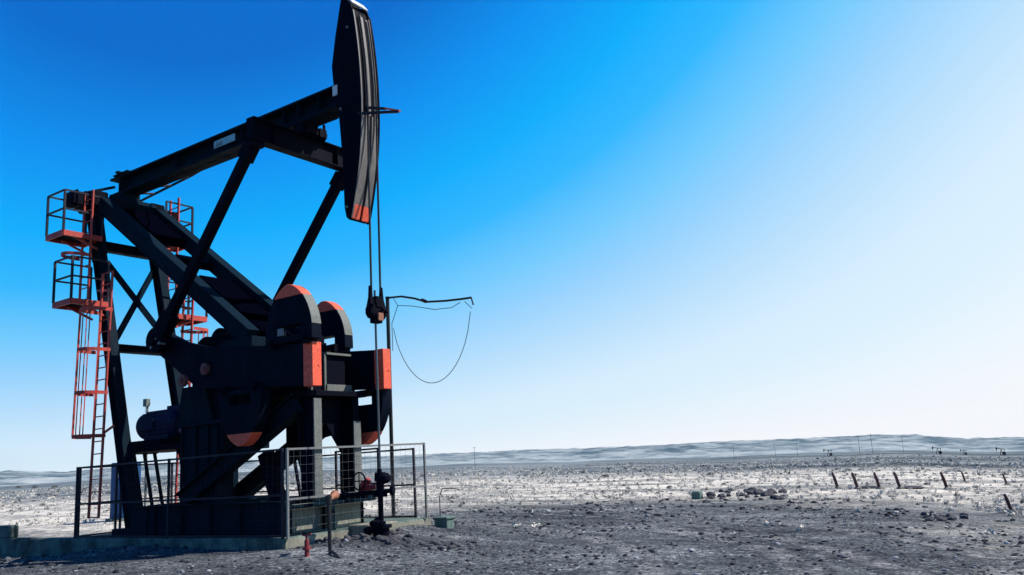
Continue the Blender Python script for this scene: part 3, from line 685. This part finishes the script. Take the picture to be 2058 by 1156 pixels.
b = MB().tube([(1.17, YC, 5.12), (1.17, YC, 1.35)], .024, 10); b.build('polished_rod', m_rod, PJ, smooth=True)

# ------------------------------------------------------------------ wellhead
WH = thing('wellhead', gp(1.16, YC), 'black wellhead with red valve where the rod enters the ground', 'wellhead')
zg = ORG[WH.name].z
b = MB().tube([(1.16, YC, zg - .3), (1.16, YC, 1.0)], .055, 12); b.tube([(1.16, YC, zg - .2), (1.16, YC, .32)], .16, 16); b.tube([(1.16, YC, .32), (1.16, YC, .38)], .21, 16)
b.tube([(1.16, YC, .92), (1.16, YC, .98)], .14, 14); b.tube([(1.16, YC, 1.0), (1.16, YC, 1.26)], .08, 12)
b.build('casing_head', m_black, WH, smooth=True)
b = MB().tube([(1.16, YC, 1.22), (1.16, YC, 1.40)], [.12, .10], 12); b.ball((1.22, YC + .05, 1.28), .15, 10, (1, 1, .8)); b.tube([(1.16, YC - .02, 1.36), (1.16, YC, 1.46)], .05, 8)
b.build('stuffing_box', m_black, WH, smooth=True)
b = MB().tube([(.2, YC - .5, .98), (.75, YC - .25, 1.0), (1.16, YC, 1.02), (1.42, YC + .12, 1.03)], .045, 10)
b.tube([(.5, YC - .36, .99), (.56, YC - .34, .99)], .09, 10); b.tube([(1.36, YC + .09, 1.03), (1.42, YC + .12, 1.03)], .10, 10)
b.build('flow_tee', m_black, WH, smooth=True)
v = MB().tube([(.72, YC - .1, 1.02), (.80, YC - .1, 1.12), (.93, YC - .08, 1.28)], [.06, .09, .06], 10); v.ball((.84, YC - .1, 1.17), .10, 10); v.tube([(1.05, YC, 1.12), (.88, YC - .1, 1.10)], .055, 8)
v = v.build('red_valve', m_darkred, WH, smooth=True)
b = MB().tube([(.80 + .17 * math.cos(a), YC - .22, 1.25 + .17 * math.sin(a)) for a in np.linspace(0, 2 * math.pi, 17)], .016, 6)
for a in (0, 1.57, 3.14, 4.71): b.tube([(.80, YC - .22, 1.25), (.80 + .17 * math.cos(a), YC - .22, 1.25 + .17 * math.sin(a))], .012, 5)
b.build('handwheel', m_black, v)
b = MB()
for i in range(9):
    b.ball((1.16 + rnd.uniform(-.2, .2), YC + rnd.uniform(-.2, .2), zg + rnd.uniform(.02, .34)), rnd.uniform(.07, .15), 7, (1, 1, rnd.uniform(.6, 1)))
b.build('sludge_cover', m_black, WH)

ZP = thing('flow_pipe', gp(1.68, -.40), 'thin dark upright flow pipe with orange fitting in front of the gate', 'pipe')
zg = ORG[ZP.name].z
b = MB().tube([(1.68, -.40, zg - .2), (1.66, -.40, 1.02)], .032, 10); b.tube([(1.68, -.4, zg + .05), (1.95, -.55, zg + .03), (2.2, -.7, zg - .03)], .03, 8); b.tube([(1.66, -.4, .92), (1.66, -.4, 1.06)], .06, 10)
b.build('riser', m_cable, ZP, smooth=True)
MB().tube([(1.66, -.40, .98), (1.5, -.15, 1.03), (1.42, -.02, 1.05)], [.04, .05, .09], 10).build('pipe_fitting', m_copper, ZP, smooth=True)
VR = thing('valve_stub', gp(1.55, -.82), 'small red valve stub standing in the gravel at the pad corner', 'valve')
zg = ORG[VR.name].z
b = MB().tube([(1.55, -.82, zg - .1), (1.55, -.82, zg + .28)], .04, 10); b.tube([(1.55, -.82, zg + .12), (1.55, -.82, zg + .16)], .075, 10)
b.build('valve_body', m_darkred, VR, smooth=True)
MB().tube([(1.55, -.82, zg + .28), (1.55, -.82, zg + .36)], .018, 6).bar((1.47, -.84, zg + .36), (1.64, -.80, zg + .38), .03, .025).build('lever', m_darkred, VR)

# ------------------------------------------------------------------ fences
FZ = .285
def fence(name, a, b_, label, posts, h0, h1, rails, mat, wires=.0011, cat='fence', zb=(FZ, FZ), extra=None):
    a = Vector(a); b_ = Vector(b_); root = thing(name, (a.x, a.y, zb[0]), label, cat)
    def P(t, z): q = a.lerp(b_, t); return Vector((q.x, q.y, z))
    def zl(t, k): lo = zb[0] + (zb[1] - zb[0]) * t; hi = h0 + (h1 - h0) * t; return lo + (hi - lo) * k
    for t in posts: MB().bar(P(t, zl(t, 0) - .02), P(t, zl(t, 1)), .045, .045, up=(1, 0, 0)).build('post', mat, root)
    for k in rails: MB().bar(P(posts[0], zl(posts[0], k)), P(posts[-1], zl(posts[-1], k)), .034, .04).build('rail', mat, root)
    if wires:
        m_ = MB(); ln_ = (b_ - a).length
        n = int(ln_ / .16)
        for i in range(1, n): 
            t = i / n; m_.tube([P(t, zl(t, .01)), P(t, zl(t, .99))], wires, 3)
        for j in range(1, 10): m_.tube([P(0, zl(0, j / 10)), P(1, zl(1, j / 10))], wires, 3)
        m_.build('wire_mesh', mat, root)
    return root
fence('mesh_fence', (-7.5, 0, 0), (0, 0, 0), 'dark mesh fence along the shaded near side of the pad', (0, .5, .995), 1.96, 1.98, (0.02, .47, .985), m_fence)
fence('mesh_fence', (-7.54, .05, 0), (-7.54, 4.15, 0), 'short rail fence closing the pad behind the foot of the red ladder', (0.01, .24, .27, .62, 1), 1.96, 1.98, (0.02, .47, .985), m_fence, wires=0)
fence('mesh_fence', (-7.5, 4.2, 0), (-.35, 4.2, 0), 'plain rail fence along the far side of the pad beyond the machine', (0, .33, .66, 1), 1.9, 1.9, (0.02, .47, .985), m_fence, wires=0)
fence('fence_gate', (0.06, .04, 0), (.06, 4.12, 0), 'light galvanised mesh gate across the front of the wellhead', (0.0, .999), 1.98, 2.0, (.985, .42), m_rail, wires=.0022, cat='gate', zb=(FZ, .30))
fence('guard_frame', (-1.65, 2.95, 0), (-.3, 2.95, 0), 'small dark guard frame between the front posts and the gate', (0, 1), 1.93, 1.93, (.52, .99), m_fence, wires=0, cat='guard rail', zb=(.3, .3))

# ------------------------------------------------------------------ electrical
LP = thing('cable_pole', gp(-3.18, 6.5), 'thin pole behind the gate carrying a sagging cable loop on its arm', 'pole')
zg = ORG[LP.name].z
MB().tube([(-3.18, 6.5, zg - .3), (-3.14, 6.5, 6.30)], .055, 10).build('mast', m_cable, LP, smooth=True)
arm = [(-3.2, 6.5, 6.27), (-2.6, 6.5, 6.22), (-2.1, 6.5, 6.08), (-1.7, 6.5, 5.92), (-1.0, 6.5, 5.84), (-.4, 6.5, 5.80), (-.12, 6.5, 5.79)]
MB().tube(arm, .03, 8).tube([(-.12, 6.5, 5.79), (-.06, 6.5, 5.58)], .02, 6).tube([(-1.85, 6.5, 6.0), (-1.7, 6.5, 5.93)], .05, 8).build('arm', m_cable, LP, smooth=True)
b = MB()
lo = [(-3.6, 5.6, 5.35), (-3.2, 6.3, 4.6)]
loop = []
for i in range(25):
    t = i / 24; x = -2.95 + (2.78) * t; s_ = 1 - (2 * t - .98) ** 2
    loop.append((x, 6.5, 5.6 - .55 * 0 + (-.18 * t) - 1.86 * max(0, s_) ** .62))
b.tube(loop, .010, 5)
b.tube([(-2.9, 6.5, 6.2), (-2.75, 6.5, 5.98), (-2.2, 6.5, 5.88), (-1.4, 6.5, 5.66), (-.8, 6.5, 5.62), (-.5, 6.5, 5.72)], .010, 5)
b.tube([(-2.75, 6.5, 5.98), (-3.0, 6.5, 5.5), (-3.0, 6.5, 4.7)], .010, 5)
b.tube([(-.12, 6.5, 5.5), (-.35, 6.5, 5.72)], .010, 5)
b.build('cable', m_cable, LP)
CB = thing('control_cabinet', gp(-16.3, 6.5), 'blue steel control cabinet standing beyond the rear fence', 'cabinet')
zg = ORG[CB.name].z
c = MB().box((-16.7, 6.2, zg + .1), (-15.9, 6.9, 2.25)).build('cabinet_body', m_cabinet, CB, bevel=.02)
MB().box((-16.6, 6.17, zg + .25), (-16.0, 6.20, 2.12)).build('door', m_cabinet, CB, bevel=.01)
MB().box((-16.8, 6.1, zg - .3), (-15.8, 7.0, zg + .1)).build('plinth', m_conc, CB)
MB().box((-16.2, 6.15, 1.72), (-16.05, 6.168, 1.95)).build('notice', m_white, CB)
SE = thing('sensor_post', (-7.96, 2.1, .285), 'thin galvanised post with a small box on top behind the motor', 'sensor post')
MB().tube([(-7.96, 2.1, .28), (-7.97, 2.1, 3.5)], .032, 8).build('stem', m_galv, SE)
MB().box((-8.06, 2.02, 3.50), (-7.90, 2.14, 3.70)).tube([(-7.9, 2.0, 3.5), (-7.75, 1.9, 3.3)], .008, 5).build('sensor_box', m_galv, SE, bevel=.01)
GX = thing('junction_box', gp(.75, 4.0), 'small pale green box with bent wire on the gravel right of gate', 'junction box')
zg = ORG[GX.name].z
MB().box((.50, 3.85, zg - .05), (.86, 4.12, zg + .20)).box((.47, 3.82, zg + .18), (.89, 4.15, zg + .235)).build('box_body', m_greenbox, GX, bevel=.015)
MB().tube([(.56, 4.0, zg + .2), (.52, 4.05, zg + .66), (.56, 4.1, zg + .84), (.80, 4.2, zg + .84), (.96, 4.25, zg + .80)], .011, 6).build('wire', m_fence, GX)
GB = ground_hit(113.3, -2.35)

# ------------------------------------------------------------------ things on the plain
def link(o): SC.collection.objects.link(o); return o
def pix(x, y):
    """bearing and height of a sight line, used to set far things down on the plain"""
    v = d + rx * ((x - 1029) / FPX) - ux * ((y - 578) / FPX)
    return math.degrees(math.atan2(v.y, v.x)), math.degrees(math.atan2(v.z, math.hypot(v.x, v.y)))
g0 = ground_hit(*pix(1402, 1003))
blk2 = MB().box((g0.x - .17, g0.y - .17, g0.z - .2), (g0.x + .17, g0.y + .17, g0.z + .28)).build('marker_block', m_greenbox, org=g0, bevel=.04)
tag(blk2, 'grey green concrete block beside the dark rocks on the plain', 'concrete block')
# rusty leaning pipe stubs
stub_px = [(1686, 983), (1726, 983), (1770, 983), (1811, 983), (1906, 984), (1941, 969), (2025, 974), (2036, 1031)]
names = ['leftmost of the rusty leaning pipe stubs in the pale grass', 'second rusty leaning pipe stub from the left, dark at its foot', 'third rusty leaning pipe stub from the left in the row', 'fourth rusty leaning pipe stub from the left, dark at its foot',
         'fifth rusty leaning pipe stub from the left, alone in pale grass', 'short thin leaning pipe stub behind the row, right of the fifth', 'thin leaning pipe stub near the right edge, far back', 'nearest rusty leaning pipe stub at the right edge of the gravel']
proto = None
for i, (px_, py_) in enumerate(stub_px):
    g = ground_hit(*pix(px_, py_)); az, r_ = azr(g.x, g.y)
    if proto is None:
        mb = MB(); top = -rx * .17; top = Vector((top.x, top.y, .60))
        mb.tube([(0, 0, -.15), tuple(top * .7), tuple(top)], [.06, .06, .045], 10)
        st = mb.build('pipe_stub', m_rust, smooth=True); 
        proto = st; o = st
        cp = MB().tube([tuple(top * .98), tuple(top * 1.1)], [.055, .025], 10).build('pipe_cap', m_rust, st)
        ft = MB().ball((0, 0, 0), .2, 8, (1, 1, .5)).build('footing', m_conc2, st)
        kids = [cp, ft]
    else:
        o = link(proto.copy())
        for k in kids: q = k.copy(); link(q); q.parent = o
    if i in (1, 3): ORG[o.name] = Vector((0, 0, 0)); MB().ball((.34, .1, .02), .34, 8, (1.5, .8, .28)).build('dark_mound', m_rock, o)
    o.location = g; s_ = r_ / 37.0 * (1.0 if i not in (5, 6) else .62); s_ = s_ * (1.0 if i < 7 else 1.05); o.scale = (s_, s_, s_); o.rotation_euler = (0, 0, rnd.uniform(-.2, .2))
    tag(o, names[i], 'pipe stub', 'rusty pipe stubs on the plain')
# distant poles
poles = [(955, 940, 41, 'leftmost of the distant poles, nearest the pump jack'), (1476, 922, 30, 'second distant pole from the left, below the hills'), (1559, 918, 26, 'third distant pole from the left, below the hills'),
         (1603, 914, 24, 'fourth distant pole from the left, below the hills'), (1728, 908, 34, 'fifth distant pole from the left, left of a close pair'), (1754, 908, 36, 'sixth distant pole from the left, tall and thin'), (1816, 906, 28, 'rightmost of the distant poles on the plain')]
pp = None
for px_, py_, hpx, lab in poles:
    az, el = pix(px_, py_); g = ground_hit(az, el); r_ = min(azr(g.x, g.y)[1], 420)
    x, y = CAM.x + math.cos(R(az)) * r_, CAM.y + math.sin(R(az)) * r_
    h = hpx / FPX * r_
    if pp is None:
        pp = o = MB().tube([(0, 0, -.1), (0, 0, 1.0)], [.010, .007], 6).build('power_pole', m_rust)
        ca = MB().bar((-.09, 0, .93), (.09, 0, .93), .012, .014).build('crossarm', m_rust, pp)
    else:
        o = link(pp.copy()); q = ca.copy(); link(q); q.parent = o
    o.location = (x, y, ground_z(x, y)); o.scale = (h, h, h); o.rotation_euler = (0, 0, R(az) + 1.2)
    tag(o, lab, 'pole', 'poles on the far plain')
# distant pump jacks
mini = None
for i, (px_, py_, lab) in enumerate([(1664, 908, 'leftmost distant pump jack, left of the pole pair'), (1884, 910, 'second distant pump jack from the left on the skyline plain'), (1937, 910, 'third distant pump jack from the left, between two others'), (2012, 910, 'rightmost distant pump jack near the edge of the picture')]):
    az, el = pix(px_, py_); r_ = 330; x, y = CAM.x + math.cos(R(az)) * r_, CAM.y + math.sin(R(az)) * r_
    if mini is None:
        b = MB(); b.box((-2.2, -.5, -.4), (2.2, .5, .25)); b.bar((-2.2, 0, 3.2), (2.0, 0, 3.9), .25, .35)
        b.prism([(1.9, 4.6), (2.4, 4.2), (2.5, 3.6), (2.3, 2.9), (1.9, 2.9)], -.2, .2)
        for s_ in (-.45, .45): b.bar((-.9, s_, .2), (-.3, 0, 3.4), .14, .14); b.bar((.6, s_, .2), (-.2, 0, 3.4), .14, .14); b.bar((-1.9, s_, 3.2), (-1.6, s_, 1.3), .1, .1)
        b.prism([(-2.4, 1.0), (-1.6, 2.0), (-.9, 1.6), (-1.3, .5)], -.6, .6); b.box((-2.0, -.4, .25), (-1.0, .4, 1.2)); b.tube([(2.4, 0, 3.3), (2.4, 0, 0)], .04, 5)
        mini = o = b.build('small_pump_jack', m_navy)
    else: o = link(mini.copy())
    o.location = (x, y, ground_z(x, y)); k = .62 if i != 2 else .42; o.scale = (k,) * 3; o.rotation_euler = (0, 0, R(az + 95 + i * 6))
    tag(o, lab, 'pump jack', 'small pump jacks far off')

# ------------------------------------------------------------------ rocks
def rock_mesh(seed, sub=2):
    bm = bmesh.new(); bmesh.ops.create_icosphere(bm, subdivisions=sub, radius=1.0); rs_ = random.Random(seed)
    o_ = Vector((rs_.uniform(0, 90), rs_.uniform(0, 90), seed))
    sx, sy, sz = rs_.uniform(.8, 1.3), rs_.uniform(.7, 1.1), rs_.uniform(.5, .8)
    for v_ in bm.verts:
        n = v_.co.normalized(); k = 1 + .35 * noise.noise(n * 1.3 + o_) + .16 * noise.noise(n * 3.2 + o_)
        v_.co = Vector((n.x * sx, n.y * sy, n.z * sz)) * k
    me_ = bpy.data.meshes.new('rock'); bm.to_mesh(me_); bm.free(); return me_
m_rock2 = paint('grey_stone', (.13, .13, .135), (.32, .31, .29), .6, .95, 3.0, streak=False, bump=.6)
rocks = [rock_mesh(i) for i in range(6)]
for me_ in rocks: me_.materials.append(m_rock)
def heap(cx0, cx1, cy0, cy1, n, s0, s1, label, group):
    for i in range(n):
        px_ = rnd.uniform(cx0, cx1); py_ = rnd.uniform(cy0, cy1); g = ground_hit(*pix(px_, py_)); r_ = azr(g.x, g.y)[1]
        o = link(bpy.data.objects.new('rock', rocks[rnd.randrange(6)])); s_ = rnd.uniform(s0, s1) * r_ / FPX
        o.scale = (s_, s_, s_); o.location = g + Vector((0, 0, s_ * .22)); o.rotation_euler = (rnd.uniform(-.3, .3), rnd.uniform(-.3, .3), rnd.uniform(0, 6.28))
        tag(o, label, 'rock', group)
heap(1425, 1590, 988, 1006, 46, 3.0, 9.5, 'dark rock in the long heap at the gravel edge, right of the block', 'rocks heaped beside the grey block')
heap(1850, 1940, 1036, 1050, 26, 3.5, 7.5, 'dark rock in the small heap near the right edge of the gravel', 'rocks heaped at the right')
heap(850, 958, 1092, 1106, 22, 4, 8.5, 'dark rock in the heap on the gravel below the green box', 'rocks heaped below the green box')
heap(735, 822, 1066, 1094, 34, 4, 10.5, 'dark rock piled around the foot of the wellhead', 'rocks piled around the wellhead')
heap(640, 735, 1076, 1104, 26, 3, 7.5, 'dark stone in the rubble between the pad corner and the wellhead', 'rubble at the pad corner')
heap(1380, 1440, 998, 1004, 4, 5, 9, 'dark rock lying beside the grey green concrete block', 'rocks beside the grey block')

# ------------------------------------------------------------------ scrub
def leaf_cloud(rs_, n, rad, hgt, leaf):
    vs_, fc = [], []
    for i in range(n):
        a = rs_.uniform(0, 6.283); q = rs_.random() ** .6; z = rs_.random() ** .8
        k = math.sqrt(max(.05, 1 - z * z * .85))
        c = Vector((math.cos(a) * q * rad * k, math.sin(a) * q * rad * k, z * hgt))
        t1 = Vector((rs_.gauss(0, 1), rs_.gauss(0, 1), rs_.gauss(0, 1))).normalized(); t2 = t1.cross(Vector((rs_.gauss(0, 1), rs_.gauss(0, 1), rs_.gauss(0, 1)))).normalized()
        s_ = leaf * rs_.uniform(.5, 1.3); o_ = len(vs_)
        vs_ += [c - t1 * s_, c + t2 * s_ * .5, c + t1 * s_, c - t2 * s_ * .5]; fc.append((o_, o_ + 1, o_ + 2, o_ + 3))
    return vs_, fc
def foliage(name, a, b_):
    m, t, p = newmat(name); g = t.nodes.new('ShaderNodeNewGeometry')
    t.links.new(ramp(t, [(0, a), (1, b_)], g.outputs['Random Per Island']).outputs[0], p.inputs['Base Color']); p.inputs['Roughness'].default_value = .9; p.inputs['Specular IOR Level'].default_value = .1
    return m
m_scrub = foliage('grey_green_scrub', (.04, .05, .055), (.24, .24, .225))
m_dry = foliage('dry_tussock', (.40, .38, .34), (.68, .64, .57))
shr = []
for i in range(4):
    rs_ = random.Random(40 + i); v_, f_ = leaf_cloud(rs_, 260, 1.0, .75, .13)
    me_ = bpy.data.meshes.new('shrub'); me_.from_pydata(v_, [], f_); me_.materials.append(m_scrub); shr.append(me_)
def shrub(g, s_, label, group):
    o = link(bpy.data.objects.new('shrub', shr[rnd.randrange(4)])); o.location = g; o.scale = (s_, s_, s_ * rnd.uniform(.7, 1.1)); o.rotation_euler = (0, 0, rnd.uniform(0, 6.28))
    tag(o, label, 'shrub', group)
marks = [(1426, 957, 9, 'large dark rounded shrub above the marker block on the pale plain'), (1455, 976, 6, 'dark shrub between the rock heap and the big rounded shrub'), (1216, 960, 10, 'wide dark shrub left of centre on the pale plain'), (1346, 983, 7, 'dark shrub left of the marker block'),
         (1512, 946, 5, 'small dark shrub on the pale strip right of the rounded shrub'), (1640, 976, 6, 'dark shrub just left of the first pipe stub'), (1862, 976, 6, 'dark shrub between the fourth and fifth pipe stubs'), (1990, 1023, 6, 'dark shrub left of the nearest pipe stub')]
for px_, py_, rp, lab in marks:
    g = ground_hit(*pix(px_, py_)); shrub(g, rp / FPX * azr(g.x, g.y)[1], lab, 'larger shrubs on the plain')
for px_, py_, rp in ((38, 981, 6), (70, 982, 6), (110, 981, 6)):
    g = ground_hit(*pix(px_, py_)); shrub(g, rp / FPX * azr(g.x, g.y)[1], 'one of three dark shrubs in a row far left of the ladder', 'three shrubs far left')
# small shrubs, each one an object
cnt = 0
while cnt < 170:
    px_ = rnd.uniform(0, 2058); py_ = rnd.uniform(925, 1012) + (1029 - px_) * .030
    if 150 < px_ < 840: continue
    az, el = pix(px_, py_)
    if el > interp(PLAIN, az) - .35: continue
    g = ground_hit(az, el); r_ = azr(g.x, g.y)[1]
    if r_ < 26 or r_ > 400: continue
    if ((g.x - 2.5) / 11) ** 2 + ((g.y - 1.5) / 17) ** 2 < 1.1: continue
    shrub(g, rnd.uniform(1.6, 4.2) / FPX * r_, 'small dark shrub dotted over the pale plain', 'small shrubs over the plain'); cnt += 1
# uncountable tussocks and gravel as masses
def mass(name, mat, n, gen, seed):
    rs_ = np.random.default_rng(seed); V, F = gen(rs_, n)
    me_ = bpy.data.meshes.new(name); me_.vertices.add(len(V)); me_.vertices.foreach_set('co', V.astype(np.float32).ravel())
    k = F.shape[1]; me_.loops.add(F.size); me_.loops.foreach_set('vertex_index', F.astype(np.int32).ravel())
    me_.polygons.add(len(F)); me_.polygons.foreach_set('loop_start', np.arange(0, F.size, k, dtype=np.int32)); me_.polygons.foreach_set('loop_total', np.full(len(F), k, np.int32))
    me_.update(); me_.validate(); me_.materials.append(mat)
    o = link(bpy.data.objects.new(name, me_)); tag(o, kind='stuff'); return o
def place(rs_, n, r0_, r1_, p=1.0, test=None):
    out = []
    while len(out) < n:
        a = R(rs_.uniform(89, 160)); r = r0_ * (r1_ / r0_) ** (rs_.random() ** p); x, y = CAM.x + math.cos(a) * r, CAM.y + math.sin(a) * r
        if test and not test(x, y, r): continue
        out.append((x, y, ground_z(x, y), r))
    return np.array(out)
def in_pad(x, y): return x < .1 and -.05 < y < 4.4
def in_lot(x, y): return ((x - 2.5) / 11) ** 2 + ((y - 1.5) / 17) ** 2 < 1 or y < 1.5
def tuss(rs_, n):
    P = place(rs_, n, 18, 260, 1.0, lambda x, y, r: not in_pad(x, y) and (not in_lot(x, y) or (y > 4 and rs_.random() < .05)))
    K = 14; c = np.repeat(P, K, 0); m_ = len(c); h = np.repeat(rs_.uniform(.06, .20, n) * np.clip(P[:, 3] / 60, .7, 2.0), K)
    a = rs_.uniform(0, 6.283, m_); sp_ = rs_.random(m_) * h * .9; z = rs_.random(m_) * h * .8
    cen = np.stack([c[:, 0] + np.cos(a) * sp_, c[:, 1] + np.sin(a) * sp_, c[:, 2] + z], 1)
    t1 = rs_.normal(size=(m_, 3)); t1 /= np.linalg.norm(t1, axis=1)[:, None]; t2 = np.cross(t1, rs_.normal(size=(m_, 3))); t2 /= np.linalg.norm(t2, axis=1)[:, None]
    s_ = (h * .42)[:, None]
    V = np.stack([cen - t1 * s_, cen + t2 * s_ * .5, cen + t1 * s_, cen - t2 * s_ * .5], 1).reshape(-1, 3)
    return V, np.arange(m_ * 4).reshape(-1, 4)
mass('dark_scrub', m_scrub, 550, tuss, 3); mass('dry_grass', m_dry, 6000, tuss, 4)
ico = bmesh.new(); bmesh.ops.create_icosphere(ico, subdivisions=1, radius=1.0); IV = np.array([v_.co[:] for v_ in ico.verts]); IF = np.array([[v_.index for v_ in f_.verts] for f_ in ico.faces]); ico.free()
def clump(x, y): return noise.noise(Vector((x * .45, y * .45, 11))) + .5 * noise.noise(Vector((x * 1.6, y * 1.6, 4)))
def stones(lo, hi, r0_, r1_, p):
    def gen(rs_, n):
        P = place(rs_, n, r0_, r1_, p, lambda x, y, r: not in_pad(x, y) and in_lot(x, y) and clump(x, y) > rs_.uniform(-.55, .55))
        s_ = lo * (hi / lo) ** (rs_.random(n) ** 3.2) * np.clip(P[:, 3] / 16, .8, 2.0)
        k = rs_.uniform(.6, 1.25, (n, len(IV)))[:, :, None]; sq = np.stack([rs_.uniform(.7, 1.3, n), rs_.uniform(.7, 1.3, n), rs_.uniform(.4, .8, n)], 1)[:, None, :]
        an = rs_.uniform(0, 6.283, n); ca_, sa_ = np.cos(an)[:, None], np.sin(an)[:, None]
        V = IV[None] * k * sq * s_[:, None, None]
        x = V[..., 0] * ca_ - V[..., 1] * sa_; y = V[..., 0] * sa_ + V[..., 1] * ca_
        V = np.stack([x + P[:, 0:1], y + P[:, 1:2], V[..., 2] + P[:, 2:3]], -1).reshape(-1, 3)
        F = (IF[None] + (np.arange(n) * len(IV))[:, None, None]).reshape(-1, 3)
        return V, F
    return gen
def pebbles(name, cols):
    m, t, p = newmat(name); g = t.nodes.new('ShaderNodeNewGeometry')
    t.links.new(ramp(t, cols, g.outputs['Random Per Island']).outputs[0], p.inputs['Base Color']); p.inputs['Roughness'].default_value = .95; p.inputs['Specular IOR Level'].default_value = .1
    return m
m_peb = pebbles('mixed_gravel', [(0, (.010, .011, .018)), (.5, (.048, .052, .062)), (.85, (.10, .106, .118)), (.96, (.22, .23, .25)), (1, (.38, .38, .40))])
mass('gravel', m_peb, 13000, stones(.008, .065, 10.5, 42, 1.0), 5)

# ------------------------------------------------------------------ haze
hz = MB().box((-3900, -3900, -140), (3900, 3900, 120))
m_z = bpy.data.materials.new('thin_air'); m_z.use_nodes = True; tz = m_z.node_tree
for n in list(tz.nodes): tz.nodes.remove(n)
oz = tz.nodes.new('ShaderNodeOutputMaterial'); vz = tz.nodes.new('ShaderNodeVolumePrincipled'); vz.inputs['Color'].default_value = (.72, .88, 1, 1); vz.inputs['Density'].default_value = .000035; vz.inputs['Anisotropy'].default_value = .2
tz.links.new(vz.outputs[0], oz.inputs['Volume'])
hz = hz.build('haze', m_z); tag(hz, kind='stuff')
